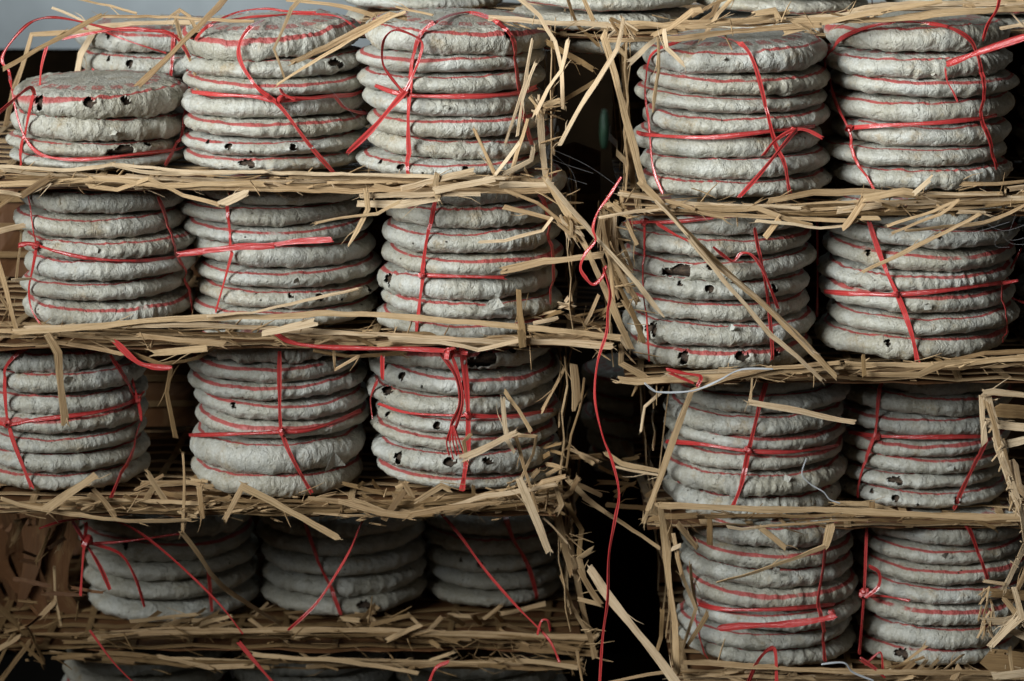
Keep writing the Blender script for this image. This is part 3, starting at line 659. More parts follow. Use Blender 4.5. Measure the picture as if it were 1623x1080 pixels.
# ---- woven floors and sides (real planes of crossing strips)
def world_strip(parent, a, b, w, mat, nrm, rg, name='bamboo_strip', wav=.002, n=8):
    P = []; ph = rg.random()*6
    for i in range(n+1):
        t = i/n; P.append(a.lerp(b, t)+nrm*(wav*math.sin(ph+i*math.pi))+Vector((rg.uniform(-1, 1), rg.uniform(-1, 1), 0))*.001)
    me = strip_mesh(name, P, [w*rg.uniform(.9, 1.1)]*len(P), mat, normals=[nrm]*len(P), thick=.0011, rg=rg, tilt=rg.uniform(-.15, .15))
    o = bpy.data.objects.new(name, me); COL.objects.link(o); o.parent = parent; o.matrix_parent_inverse = Matrix.Translation(-parent.location); return o
def floor_weave(parent, xa, xb, zy, Yf=0., Yb=.30, seed=0, mat=None, lining=True, bs=(), back=True):
    rg = random.Random(seed); z_ = at((xa+xb)/2, zy, Yf).z-.004; zc = min([z_]+[b.base for b in bs])-.003 if bs else z_;  X0, X1 = (xa-PW/2)*mpp(.05), (xb-PW/2)*mpp(.05)
    y = Yf
    while y < Yb:
        world_strip(parent, Vector((X0, y, zc+rg.uniform(-.001, .001))), Vector((X1, y+rg.uniform(-.006, .006), zc)), .009, mat or BAM, Vector((0, 0, 1)), rg, n=14); y += rg.uniform(.028, .04)
    if lining:  # solid sheet added to stop light passing through the woven floor
        NX, NY = 24, 6; V = []
        for i in range(NX+1):
            for j in range(NY+1):
                jx = rg.uniform(-.004, .004) if 0 < j < NY else rg.uniform(-.007, .007)
                V.append((X0+(X1-X0)*i/NX, Yf-.004+(Yb-Yf)*j/NY+jx, zc-.003+rg.uniform(-.0012, .0012)))
        m = len(V); V += [(a, b, c-.0015) for a, b, c in V]; Fc = []
        q = lambda i, j: i*(NY+1)+j
        for i in range(NX):
            for j in range(NY):
                Fc.append((q(i,j), q(i+1,j), q(i+1,j+1), q(i,j+1))); Fc.append((m+q(i,j), m+q(i,j+1), m+q(i+1,j+1), m+q(i+1,j)))
        rim = [q(i,0) for i in range(NX+1)]+[q(NX,j) for j in range(1,NY+1)]+[q(i,NY) for i in range(NX-1,-1,-1)]+[q(0,j) for j in range(NY-1,0,-1)]
        for a, b in zip(rim, rim[1:]+rim[:1]): Fc.append((b, a, m+a, m+b))
        b0 = len(V); zt = .165; q2 = lambda i, j: b0+i*5+j      # added back sheet, keeps bounced light out and the gaps dark
        for i in range(NX+1 if back else 0):
            for j in range(5): V.append((X0+(X1-X0)*i/NX, Yb+.004+rg.uniform(-.004, .004), zc+zt*j/4+(rg.uniform(-.02, .01) if j == 4 else 0)))
        m2 = len(V)-b0; V += [(a, b+.0015, c) for a, b, c in V[b0:b0+m2]]
        for i in range(NX if back else 0):
            for j in range(4):
                Fc.append((q2(i,j), q2(i+1,j), q2(i+1,j+1), q2(i,j+1))); Fc.append((m2+q2(i,j), m2+q2(i,j+1), m2+q2(i+1,j+1), m2+q2(i+1,j)))
        for k in range(4 if back else 0): world_strip(parent, Vector((X0, Yb-.003, zc+.03+k*.035)), Vector((X1, Yb-.003, zc+.03+k*.035+rg.uniform(-.006, .006))), .008, mat or BAMD, Vector((0, -1, 0)), rg, n=14)
        o = obj('shade_lining', mesh_from('shade_lining', V, Fc, LEAF, [(v[0], v[1]*.3) for v in V])); o.parent = parent; o.matrix_parent_inverse = Matrix.Translation(-parent.location)
    x = X0+.015
    while x < X1:
        world_strip(parent, Vector((x, Yf-.005, zc)), Vector((x+rg.uniform(-.03, .03), Yb, zc)), .008, mat or BAM, Vector((0, 0, 1)), rg, n=6); x += rg.uniform(.045, .07)
def side_weave(parent, xs, yt, yb, Ya, Yb, seed, n=4, m=3, mat=None):
    rg = random.Random(seed)
    for k in range(n):
        Y = Ya+(Yb-Ya)*k/(n-1); a = at(xs, yb, Ya); b = at(xs, yt, Ya); X = (xs-PW/2)*mpp(Ya)
        world_strip(parent, Vector((X, Y, a.z)), Vector((X+rg.uniform(-.02, .02), Y+rg.uniform(-.02, .02), b.z)), .008, mat or BAM, Vector((1, 0, 0)), rg, n=5)
    for k in range(m):
        z = a.z+(b.z-a.z)*(k+.5)/m
        world_strip(parent, Vector((X, Ya, z)), Vector((X+rg.uniform(-.02, .02), Yb, z+rg.uniform(-.02, .02))), .007, mat or BAM, Vector((1, 0, 0)), rg, n=5)
floor_weave(K0, 560, 1900, 48, .14, .5, 1, back=False)
for i, (k, xa, xb, zy, Yf) in enumerate([(KL[0], -120, 872, 284, .01), (KL[1], -120, 965, 528, .01), (KL[2], -150, 880, 794, .01), (KL[3], -100, 930, 1003, .19), (KR[0], 985, 1900, 324, .01), (KR[1], 990, 1900, 590, .01), (KR[2], 1030, 1900, 822, .06), (KR[3], 1075, 1900, 1064, .03)]):
    floor_weave(k, xa, xb, zy, Yf, Yf+[.50, .36, .36, .36, .36, .36, .36, .36][i], 10+i, BAMD if i == 3 else None, bs=[(A1, A2, A3), (B1, B2, B3), (C1, C2, C3), (D1, D2, D3), (A4, A5), (B4, B5), (C4, C5), (D4, D5)][i], back=i != 0)  # fourth left floor takes the darker strips as painted shade
for i, (k, x, yt, yb, Ya) in enumerate([(KL[0], 874, 40, 282, .02), (KL[1], 905, 310, 525, .02), (KL[2], 890, 560, 785, .04), (KL[3], 905, 815, 1000, .08), (KR[0], 992, 60, 310, .04), (KR[1], 972, 340, 580, .04), (KR[2], 1040, 610, 810, .10), (KR[3], 1072, 830, 1050, .04)]):
    side_weave(k, x, yt, yb, Ya, Ya+.26, 40+i)
# ---- front bands: many overlapping splints with folded ends
def band(parents, xa, xb, line, th, Y, n, seed, nshort=14, mats=None, dens=1., wr=(3.5, 8)):
    rg = random.Random(seed); mats = mats or [BAM, BAM, BAMP, BAMD]
    xs = [p[0] for p in line]; ysv = [p[1] for p in line]
    def cy(x): return float(np.interp(x, xs, ysv))
    st = rnd.getstate(); rnd.seed(seed)
    for i in range(n):
        L = rg.uniform(140, 460); x0 = rg.uniform(xa-30, xb-60); x1 = min(x0+L, xb+rg.uniform(-12, 4)); o0, o1 = rg.uniform(-th, th), rg.uniform(-th, th)
        if abs(o1-o0) > 10: o1 = o0+math.copysign(10, o1-o0)
        nk = rg.randint(2, 4); pts = []
        for q in range(nk+1):
            t = q/nk; xx = x0+(x1-x0)*t; pts.append((xx, cy(xx)+o0+(o1-o0)*t+(rg.uniform(-4, 4) if 0 < q < nk else 0)))
        if rg.random() < .35: pts.append((x1+rg.uniform(-22, 14), cy(x1)+o1+rg.choice([-1, 1])*rg.uniform(6, 16)))
        S(parents[i % len(parents)], pts, rg.uniform(*wr), Y+rg.uniform(-.012, .012), rg.choice(mats), tilt=rg.uniform(-.7, .7))
    for i in range(int(nshort*.55)):
        x0 = rg.uniform(xa, xb-30); L = rg.uniform(16, 60); a = rg.uniform(-.65, .65); o0 = rg.uniform(-th, th)
        S(parents[i % len(parents)], [(x0, cy(x0)+o0), (x0+L*math.cos(a), cy(x0)+o0*.5+L*math.sin(a)*.6)], rg.uniform(wr[0], wr[1]+1), Y-.012+rg.uniform(-.008, .004), rg.choice(mats), tilt=rg.uniform(-.6, .6))
    rnd.setstate(st)
band([KL[0], KL[1]], -60, 872, [(-60, 276), (100, 283), (350, 292), (600, 291), (872, 292)], 11, -.012, 24, 1, 12)
band([KL[1], KL[2]], -60, 960, [(-60, 528), (200, 530), (450, 534), (700, 540), (960, 540)], 12, -.005, 22, 2, 16, [BAM, BAMD, BAMD, BAM])
band([KL[2]], -40, 885, [(-40, 795), (100, 798), (300, 803), (640, 806), (740, 796), (885, 775)], 16, 0., 32, 3, 56, [BAM, BAMD, BAMD, BAM])
band([KL[3]], 40, 940, [(40, 1012), (300, 1004), (600, 1006), (940, 1018)], 9, .18, 20, 4, 14, [BAMD, BAM, BAMD])  # mostly dark strips, dimming this basket by colour
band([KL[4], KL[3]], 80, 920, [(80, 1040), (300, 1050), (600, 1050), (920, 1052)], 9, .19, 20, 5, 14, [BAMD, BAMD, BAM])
band([KR[0], KR[1]], 985, 1680, [(985, 325), (1200, 335), (1400, 328), (1680, 318)], 13, -.012, 24, 6, 16)
band([KR[1], KR[2]], 990, 1680, [(990, 600), (1200, 592), (1400, 586), (1680, 570)], 6, -.008, 12, 7, 8)
band([KR[2], KR[3]], 1040, 1680, [(1040, 820), (1300, 822), (1680, 822)], 7, .03, 9, 8, 8, [BAMD, BAM])
band([KR[3]], 1075, 1680, [(1075, 1068), (1300, 1072), (1680, 1072)], 8, -.005, 16, 9, 20)
band([K0], 960, 1680, [(960, 46), (1200, 38), (1400, 16), (1680, 6)], 8, .03, 9, 10, 5)
# litter of splints lying on the floors between the bundles
def litter(parent, xa, xb, ya, yb, Ya, Yb, n, seed, mats=None):
    rg = random.Random(seed); st = rnd.getstate(); rnd.seed(seed+500)
    for i in range(n):
        t = rg.random(); x = rg.uniform(xa, xb); y = ya+(yb-ya)*t; Y = Ya+(Yb-Ya)*t; a = rg.uniform(-1.2, 1.2); L = rg.uniform(20, 70)
        S(parent, [(x, y), (x+L*math.cos(a), y+L*math.sin(a)*.5)], rg.uniform(5, 9), Y, rg.choice(mats or [BAM, BAMD]), Y2=Y+rg.uniform(-.03, .03))
    rnd.setstate(st)
litter(KL[2], 200, 330, 750, 790, .12, .02, 12, 1); litter(KL[2], 540, 640, 760, 790, .08, .02, 8, 2); litter(KL[3], 120, 900, 972, 1000, .25, .19, 34, 3, [BAMD, BAM])
litter(KL[1], 800, 960, 490, 530, .06, .01, 9, 4); litter(KL[2], 840, 920, 700, 800, .08, .02, 14, 5); litter(KR[2], 940, 1050, 700, 820, .2, .1, 8, 6, [BAMD])
litter(KL[3], 20, 120, 830, 1010, .16, .08, 9, 7, [BAMD, LEAF]); litter(KR[3], 1380, 1600, 1050, 1080, .02, -.02, 12, 8)

for a in range(16):
    x = rnd.uniform(-30, 112); y = rnd.uniform(810, 860); L = rnd.uniform(110, 190)
    S(KL[3], [(x, y), (x+rnd.uniform(-20, 20), y+L*.5), (x+rnd.uniform(-50, 50), y+L)], rnd.uniform(40, 70), .36+rnd.uniform(-.06, .06), LEAF, name='dry_leaf', w2=10)
# fine broken fibres clinging to the bands and corners (too many to count)
def fibres(parent, line, th, Y, n, seed, Lr=(10, 46), mat=None):
    rg = random.Random(seed); V, Fc, UV = [], [], []; xs = [p[0] for p in line]; ysv = [p[1] for p in line]
    tot = [0]
    for a, b in zip(line[:-1], line[1:]): tot.append(tot[-1]+math.hypot(b[0]-a[0], b[1]-a[1]))
    for _ in range(n):
        t = rg.uniform(0, tot[-1]); x = float(np.interp(t, tot, xs)); y = float(np.interp(t, tot, ysv))+rg.gauss(0, th); x += rg.gauss(0, th*.6)
        a = rg.choice([rg.gauss(0, .3), rg.gauss(0, .3), rg.uniform(-1.57, 1.57)]); L = rg.uniform(*Lr); YY = Y+rg.uniform(-.02, .02); cv = rg.uniform(-.16, .16)
        P = [at(x+L*k/3*math.cos(a+cv*k/3), y+L*k/3*math.sin(a+cv*k/3), YY+rg.uniform(-.003, .003)) for k in range(4)]
        wv = rg.uniform(.0003, .0011); b = len(V)
        for k, p in enumerate(P):
            d = (P[min(k+1, 3)]-P[max(k-1, 0)]).normalized(); sd = d.cross((CP-p).normalized()).normalized(); ww = wv*(1 if k < 3 else .4)
            V.append(p+sd*ww); V.append(p-sd*ww); V.append(p+(CP-p).normalized()*ww); UV += [(k*.01, ww), (k*.01, -ww), (k*.01, 0)]
            if k:
                for q in range(3): q2 = (q+1) % 3; Fc.append((b+k*3-3+q, b+k*3-3+q2, b+k*3+q2, b+k*3+q))
    o = obj('fibres', mesh_from('fibres', V, Fc, mat or BAM, UV)); o.parent = parent; o.matrix_parent_inverse = Matrix.Translation(-parent.location); o['kind'] = 'stuff'
fibres(KL[0], [(-20, 276), (350, 288), (872, 290)], 9, -.025, 53, 1)
fibres(KL[1], [(-20, 528), (450, 532), (980, 545)], 9, -.02, 58, 2)
fibres(KL[2], [(-20, 798), (300, 804), (650, 808), (885, 775)], 14, -.01, 87, 3)
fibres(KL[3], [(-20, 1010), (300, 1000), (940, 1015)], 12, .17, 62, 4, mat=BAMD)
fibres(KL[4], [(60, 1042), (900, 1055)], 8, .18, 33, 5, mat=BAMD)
fibres(KR[0], [(985, 322), (1300, 330), (1640, 316)], 9, -.025, 53, 6)
fibres(KR[1], [(985, 598), (1300, 588), (1640, 568)], 7, -.02, 29, 7)
fibres(KR[2], [(1040, 818), (1640, 822)], 7, .02, 18, 8, mat=BAMD)
fibres(KR[3], [(1075, 1066), (1620, 1070)], 7, -.01, 31, 9)
fibres(K0, [(780, 40), (1100, 42), (1400, 18), (1640, 8)], 8, .0, 26, 10)
fibres(KL[0], [(850, 165), (868, 290), (905, 350)], 12, -.02, 13, 11)
fibres(KR[1], [(965, 330), (985, 450), (1000, 560)], 13, .0, 24, 12)
fibres(KL[3], [(885, 800), (905, 900), (940, 1035)], 12, .03, 15, 13)
fibres(KX, [(1562, 630), (1590, 740), (1620, 815), (1600, 930), (1570, 1000), (1600, 1060)], 9, -.10, 26, 15, (5, 18), BAMP)
# ---- the splints one can tell apart, traced one by one
k = KL[0]
S(k, [(8,108),(160,25)], 8, -.02, BAMD, 0); S(k, [(158,26),(270,27),(400,34)], 5, .0); S(k, [(112,-4),(215,21)], 4, .05); S(k, [(84,13),(136,36)], 4, .06, BAMP)
S(k, [(220,135),(345,12),(366,-14)], 10, -.10, BAMD, .1); S(k, [(10,196),(22,140),(50,55),(100,52),(160,50)], 8, .25); S(k, [(118,140),(128,86),(150,48)], 11, .28, BAMP)
S(k, [(140,44),(300,36),(430,40)], 9, .26, BAMP); S(k, [(268,28),(285,16),(300,26),(312,48)], 6, .05); S(k, [(278,26),(286,60),(308,110),(314,146)], 6, .10)
S(k, [(480,-5),(462,14),(434,78),(451,124)], 7, -.03, BAM, .2, w2=4); S(k, [(440,134),(620,28),(640,20)], 5, -.05, BAM, .2); S(k, [(466,98),(618,23),(640,28)], 11, -.05, BAM, .1)
S(k, [(455,0),(540,10),(595,26)], 7, .06); S(k, [(628,11),(685,24)], 4, .0); S(k, [(600,30),(700,34),(860,40)], 6, .12)
S(K0, [(780,29),(880,37),(966,40)], 9, .02, BAMP, 0); S(K0, [(958,64),(1075,62),(1223,45),(1300,40)], 9, .0, BAM, .2); S(K0, [(988,36),(1085,44),(1200,32),(1250,20)], 7, .01)
S(k, [(818,-6),(855,25),(880,66),(890,108),(892,170)], 8, -.02, BAMP); S(k, [(899,-4),(915,40),(948,72)], 6, .02, BAMD); S(k, [(924,-4),(940,32)], 8, .04)
S(KR[0], [(988,30),(978,78),(932,150),(888,228)], 8, -.06, BAMP, .2); S(KR[0], [(956,56),(975,120),(995,200),(1010,258),(1022,298)], 12, -.03, BAM, .1)
S(KR[0], [(1018,292),(1078,358),(1142,424),(1232,503),(1325,597)], 11, -.04, BAM, .1); S(KR[0], [(1092,378),(1158,458),(1222,532),(1302,602)], 8, -.05, BAMP, .2); S(KR[0], [(1040,320),(1120,410),(1200,470),(1290,560)], 5, -.042, BAMP, .2)
S(k, [(869,68),(940,110)], 10, -.01, BAMD); S(k, [(844,62),(832,134),(801,228)], 5, -.03, BAMP); S(k, [(848,102),(828,160),(820,216)], 5, -.035, BAMP); S(k, [(900,66),(890,112),(868,142),(848,182)], 8, -.04, BAMP)
S(k, [(855,168),(860,240),(866,288)], 11, -.02, BAMP, .1); S(k, [(864,282),(905,348),(931,396),(968,478),(1000,552)], 11, -.04, BAM, .1); S(k, [(867,286),(961,394),(1036,483),(1053,503)], 8, -.05, BAMP, .2, pointed=True)
S(k, [(801,275),(842,254),(846,234)], 9, -.03, BAMP); S(k, [(836,190),(820,240),(808,288)], 8, -.02, BAM); S(k, [(884,166),(950,125),(972,88)], 7, .10, BAMD); S(k, [(990,70),(996,200),(1004,300)], 10, .14, BAMD)
S(k, [(752,206),(768,240),(785,278)], 8, -.03, BAM); S(k, [(822,228),(806,250),(786,276)], 6, -.035, BAMP); S(k, [(770,293),(822,311)], 5, -.03); S(k, [(885,160),(862,168),(858,186)], 8, -.01)
for a in range(7): S(k, [(846+rnd.uniform(-8,8),172+rnd.uniform(-22,10)), (858+rnd.uniform(-6,6),176+rnd.uniform(-4,14))], 4, -.03, rnd.choice([BAM, BAMP]))
S(KR[0], [(1053,52),(1056,76),(1083,102)], 8, -.04, BAMP); S(KR[0], [(1043,60),(1044,112),(1035,178)], 6, -.04, BAM, pointed=True); S(KR[0], [(1000,98),(1040,62)], 9, .0, BAMP); S(KR[0], [(1036,56),(1062,44),(1098,17),(1108,16)], 10, -.03)
S(K0, [(1098,26),(1128,8),(1156,-4)], 6, .02); S(K0, [(1114,62),(1138,22),(1162,-4)], 7, .03); S(K0, [(1102,40),(1130,22),(1142,-4)], 8, .05, BAMD)
for a in range(10): S(K0, [(972+rnd.uniform(-14,24),40+rnd.uniform(-16,8)), (985+rnd.uniform(-20,26),46+rnd.uniform(-4,16))], 5, -.02, rnd.choice([BAM, BAMP, BAMD]))
S(KR[0], [(1243,52),(1361,24),(1490,3)], 9, .0, BAM, .2); S(K0, [(1255,34),(1400,32),(1500,20),(1640,12)], 12, .01, BAM, .1); S(K0, [(1350,18),(1372,12),(1500,6),(1640,0)], 9, .03, BAMP); S(K0, [(1196,22),(1228,17),(1233,28)], 11, .0)
S(KR[0], [(1588,45),(1640,34)], 6, .02, BAMP); S(KR[0], [(1604,22),(1622,42)], 3, .02, BAMP)
# band between the first and second left baskets
k = KL[0]
S(k, [(-20,262),(100,270),(178,261),(300,273),(500,276),(640,279),(800,283)], 6, -.03, BAMP, 0); S(k, [(-20,293),(60,290),(150,284),(260,295),(420,292)], 9, -.03, BAM, .1); S(k, [(36,309),(78,282)], 13, -.04, BAMD, .2)
S(k, [(-10,303),(38,311),(80,290)], 7, -.035, BAMP); S(k, [(140,295),(186,301),(235,283),(290,310),(345,324)], 7, -.035, BAM); S(k, [(353,323),(390,306)], 13, -.04, BAMP, 0); S(KL[1], [(290,296),(420,300),(560,304),(700,300),(870,302)], 10, -.03, BAM, 0)
S(k, [(180,262),(222,272),(300,276),(420,272)], 6, -.035, BAMP); S(k, [(640,298),(748,272)], 11, -.045, BAMP, 0); S(k, [(694,301),(782,284)], 12, -.045, BAMP, 0); S(KL[1], [(570,311),(762,308)], 9, -.04, BAMP); S(KL[1], [(570,323),(640,324),(692,314)], 12, -.04, BAMP, 0)
S(KL[1], [(580,303),(583,332),(566,366),(552,390)], 9, -.05, BAM, .1, pointed=True); S(KL[1], [(500,354),(560,343),(598,339),(634,320)], 5, -.05, BAM); S(KL[1], [(694,314),(690,290),(694,276)], 9, -.045, BAM)
S(KL[1], [(798,293),(872,293)], 10, -.03, BAMP); S(KL[1], [(798,328),(872,347)], 9, -.03, BAM); S(KL[1], [(876,345),(860,366),(800,382),(760,384)], 6, -.035, BAMP); S(KL[1], [(800,302),(852,322),(900,358)], 6, -.04, BAM)
S(KL[1], [(801,428),(862,414),(952,404)], 12, -.02, BAM, 0); S(KL[1], [(822,460),(824,500),(829,538)], 11, -.04, BAMD, 0)
for a in range(12): S(KL[1], [(896+rnd.uniform(-12,12),352+rnd.uniform(-12,12)), (912+rnd.uniform(-10,16),366+rnd.uniform(-12,16))], 5, -.045, rnd.choice([BAM, BAMP, BAMD]))
for a in range(4): S(KL[1], [(890+rnd.uniform(-6,10),480+rnd.uniform(-10,10)), (902+rnd.uniform(-4,10),478+rnd.uniform(-10,14))], 7, .02, BAMP)
S(KL[1], [(948,470),(936,498),(926,516)], 6, .03, BAM); S(KL[1], [(848,512),(882,505)], 8, .0, BAMP)
S(KL[1], [(-10,369),(36,358)], 10, .02, BAMP); S(KL[1], [(-6,408),(10,460),(26,524)], 9, -.02, BAM, .1); S(KL[1], [(34,368),(31,400),(26,442)], 5, .03); S(KL[1], [(22,444),(46,442)], 6, .0, BAMP); S(KL[1], [(-5,330),(22,310)], 9, .03, BAMD)
S(KL[1], [(0,470),(14,490),(5,510),(24,524)], 6, -.01)
# weave of the second right basket's left corner
for a in range(16):
    x = 950+rnd.uniform(0, 34); y = 330+rnd.uniform(0, 40); L = rnd.uniform(60, 150)
    S(KR[1], [(x, y), (x+rnd.uniform(-8, 14), y+L*.5), (x+rnd.uniform(-2, 30)+L*.12, y+L)], rnd.uniform(5, 9), .01+rnd.uniform(-.015, .02), rnd.choice([BAM, BAMP, BAMD]))
S(KR[1], [(976,440),(1000,490),(1020,540)], 8, .0, BAMD); S(KR[1], [(990,480),(1016,520),(1014,540)], 9, .005, BAM)
S(KR[1], [(952,345),(980,340),(1048,330)], 6, -.03, BAMP); S(KR[0], [(984,308),(1060,320),(1200,326),(1268,330)], 6, -.03, BAMP, 0); S(KR[0], [(986,316),(984,305),(1040,316)], 8, -.025)
for a in range(8): S(KR[1], [(966+rnd.uniform(-12,14),326+rnd.uniform(-10,10)), (984+rnd.uniform(-16,16),334+rnd.uniform(-12,12))], 5, -.01, rnd.choice([BAM, BAMD]))
S(KL[0], [(993,350),(1002,372),(1008,384)], 7, -.02)
# band under the top right basket
k = KR[0]
S(k, [(1070,332),(1180,342),(1290,348),(1345,350)], 7, -.03, BAM); S(k, [(1100,330),(1200,330),(1260,352),(1285,358)], 10, -.03, BAM, .1); S(k, [(1220,318),(1290,305),(1370,304),(1440,310),(1585,307)], 11, -.02, BAM, .2)
S(k, [(1340,359),(1372,313)], 14, -.045, BAM, 0); S(k, [(1372,314),(1432,303),(1450,306)], 12, -.045, BAM, 0); S(k, [(1450,306),(1476,283)], 8, -.05, BAMP, 0); S(k, [(1440,306),(1580,308)], 4, -.04, BAMP)
S(k, [(1330,334),(1395,325),(1500,320),(1640,315)], 10, -.02, BAMP, 0); S(k, [(1408,358),(1480,335),(1515,320)], 6, -.05, BAM); S(k, [(1415,369),(1490,340),(1520,317)], 5, -.055, BAM); S(k, [(1437,366),(1560,353),(1600,338),(1640,318)], 6, -.03, BAM)
S(k, [(1368,431),(1535,350),(1552,340)], 7, -.07, BAM, .1); S(k, [(1500,290),(1560,292),(1640,286)], 7, .02); S(k, [(1365,346),(1392,346)], 8, -.04); S(k, [(1200,350),(1300,362),(1340,358),(1358,350)], 5, -.04, BAMP); S(k, [(1216,372),(1236,346)], 12, -.035); S(k, [(1600,300),(1640,295)], 11, .0, BAMP)
# band between the second and third left baskets
k = KL[1]
S(k, [(26,526),(240,508),(420,503),(500,497),(700,508),(820,518),(985,536)], 10, -.035, BAM, 0); S(k, [(40,520),(230,516),(400,519),(600,530),(820,545)], 9, -.03, BAMP, 0); S(k, [(800,541),(968,549)], 12, -.035, BAMP, 0); S(k, [(420,528),(498,511)], 13, -.05, BAMP, 0)
S(k, [(620,538),(696,542),(758,555),(824,540)], 8, -.045, BAMP); S(k, [(330,501),(400,496),(500,473),(566,458)], 5, -.04, BAMP); S(k, [(826,528),(828,545)], 12, -.05, BAMD); S(k, [(985,536),(996,552)], 10, -.04, BAMP)
k = KL[2]
S(k, [(220,532),(352,545)], 10, -.025, BAM); S(k, [(242,560),(322,553)], 11, -.03, BAM, 0); S(k, [(80,538),(92,560),(96,610),(103,667)], 14, -.05, BAM, .05); S(k, [(88,543),(150,552),(195,562)], 7, -.01, BAM)
S(k, [(208,560),(256,578),(312,568),(352,543)], 8, -.02, BAMD); S(k, [(271,583),(264,622),(278,692)], 8, .06, BAMD); S(k, [(529,550),(531,586),(568,565)], 5, -.02, BAM); S(k, [(500,556),(560,566),(640,560)], 7, .0, BAMD)
S(k, [(910,584),(914,641)], 16, .0, BAM, .1); S(k, [(894,585),(876,620),(859,652)], 8, .04, BAM); S(k, [(800,620),(822,650),(841,682)], 8, -.03, BAM); S(k, [(797,633),(803,697),(815,716)], 7, -.04, BAMP); S(k, [(816,688),(830,740),(852,812)], 6, -.03, BAM)
S(k, [(736,725),(780,705),(818,686)], 12, -.05, BAMP, 0); S(k, [(824,762),(846,815),(868,871)], 14, -.05, BAMP, 0); S(k, [(818,690),(850,692),(845,720),(826,760)], 6, -.02, BAM)
S(k, [(740,730),(735,700),(745,690)], 6, -.04); S(k, [(926,600),(918,650),(905,690),(898,740)], 4, .02, BAMD)
S(k, [(75,806),(146,757)], 15, -.03, BAM, 0); S(k, [(357,823),(385,770)], 11, -.04, BAM, 0); S(k, [(383,771),(430,794),(532,851)], 12, -.05, BAM, 0); S(k, [(290,720),(292,780),(289,846)], 5, -.02, BAM)
S(k, [(289,845),(333,908),(362,937),(442,987)], 9, -.03, BAM, 0, Y2=.08); S(k, [(234,750),(262,794)], 11, .0, BAM, 0); S(k, [(150,778),(182,818)], 10, -.02); S(k, [(316,775),(321,818)], 10, -.02, BAM)
S(k, [(540,795),(600,812),(650,818)], 10, -.03, BAM); S(k, [(650,816),(700,806),(790,797)], 9, -.04, BAM); S(k, [(700,808),(770,786),(880,768)], 8, -.03, BAMP); S(k, [(640,780),(610,822)], 12, -.02, BAMD); S(k, [(640,765),(652,785)], 9, .0)
S(k, [(0,790),(30,800),(95,812),(200,826),(300,824)], 8, -.02); S(k, [(660,795),(700,770),(712,776)], 10, -.035)
S(k, [(845,780),(860,764),(892,756)], 9, -.03, BAM); S(k, [(880,770),(890,800),(883,812)], 10, -.02, BAM)
# gap and lower left corner
S(k, [(902,762),(930,790),(960,812)], 9, .02, BAM); S(KL[3], [(926,790),(975,822),(1044,868)], 7, .04, BAM); S(KR[2], [(960,718),(985,735),(1052,748)], 8, .03, BAM); S(KR[2], [(975,740),(1000,746),(1046,754)], 4, .03, BAMP)
S(KR[2], [(1097,618),(1066,700),(1028,806)], 11, -.02, BAM, 0); S(KR[2], [(1047,623),(1022,645),(1016,684)], 7, .0, BAMP); S(KR[1], [(981,602),(1010,606),(1095,601),(1220,591),(1330,580)], 12, -.03, BAM, 0)
S(KR[1], [(985,550),(984,576),(1026,600)], 12, -.02, BAM, 0); S(KR[1], [(1012,606),(1002,628)], 9, -.02, BAMD, pointed=True); S(KR[1], [(1095,620),(1150,600),(1220,584),(1330,575)], 7, -.035)
S(KR[1], [(1200,592),(1232,588),(1322,576)], 8, -.03); S(KR[1], [(1370,593),(1457,594),(1495,578),(1640,566)], 11, -.03, BAM, 0); S(KR[1], [(1368,565),(1370,596)], 9, -.035, BAMD); S(KR[1], [(1345,577),(1475,579)], 9, -.02); S(KR[1], [(1500,572),(1560,560),(1640,556)], 8, -.01, BAMD)
S(KR[1], [(1190,638),(1270,652),(1352,669)], 10, -.03, BAMP, 0); S(KR[1], [(1190,640),(1192,600)], 4, -.03)
S(KL[3], [(883,806),(893,860),(906,908)], 12, .08, BAM, .1); S(KL[3], [(902,844),(915,919),(934,1005),(942,1038)], 10, .10, BAM, .1); S(KL[3], [(889,913),(907,962),(930,1002)], 6, .09, BAM); S(KL[3], [(918,903),(936,935),(950,956)], 10, .01, BAM); S(KL[3], [(880,800),(905,780),(915,760)], 8, .0, BAMD)
S(KL[3], [(918,950),(950,958)], 9, .03, BAM); S(KL[3], [(862,822),(900,862)], 4, .02, BAMP); S(KL[3], [(900,800),(922,840),(918,880)], 10, .06, BAMD); S(KL[3], [(938,872),(918,885),(925,915)], 9, .02, BAM)
S(KL[3], [(145,1012),(240,1003),(400,1000),(620,1000),(820,1007),(940,1010)], 10, .17, BAM, 0); S(KL[3], [(630,1001),(742,1012)], 9, .17, BAM); S(KL[3], [(822,1026),(940,1036)], 13, .17, BAMD, 0); S(KL[3], [(210,985),(310,974)], 7, .17, BAM); S(KL[3], [(590,990),(650,975)], 9, .17, BAMD)
S(KL[4], [(400,1037),(520,1045),(660,1067)], 8, .17, BAM); S(KL[4], [(820,1048),(912,1058)], 9, .17, BAM); S(KL[4], [(915,1035),(925,1090)], 6, .04, BAM); S(KL[4], [(250,1040),(330,1058),(400,1056)], 8, .17, BAM)
S(KL[3], [(-6,958),(40,1002)], 11, .17, BAMD); S(KL[3], [(-6,1031),(30,1010)], 9, .17, BAM); S(KL[3], [(-4,1086),(48,1016)], 9, .17, BAMD); S(KL[3], [(62,980),(86,955)], 10, .17, BAM); S(KL[3], [(24,828),(40,822),(20,860)], 8, .17, BAMD)
S(KL[3], [(104,830),(92,872)], 6, .17, BAM); S(KL[3], [(80,838),(58,890)], 6, .1, BAMD); S(KL[3], [(86,900),(88,950),(96,990)], 5, .17, BAM)
for a in range(6): S(KL[3], [(-10+rnd.uniform(0,60),1000+rnd.uniform(-10,50)), (60+rnd.uniform(-30,30),1015+rnd.uniform(-30,50))], 6, .17, BAMD)
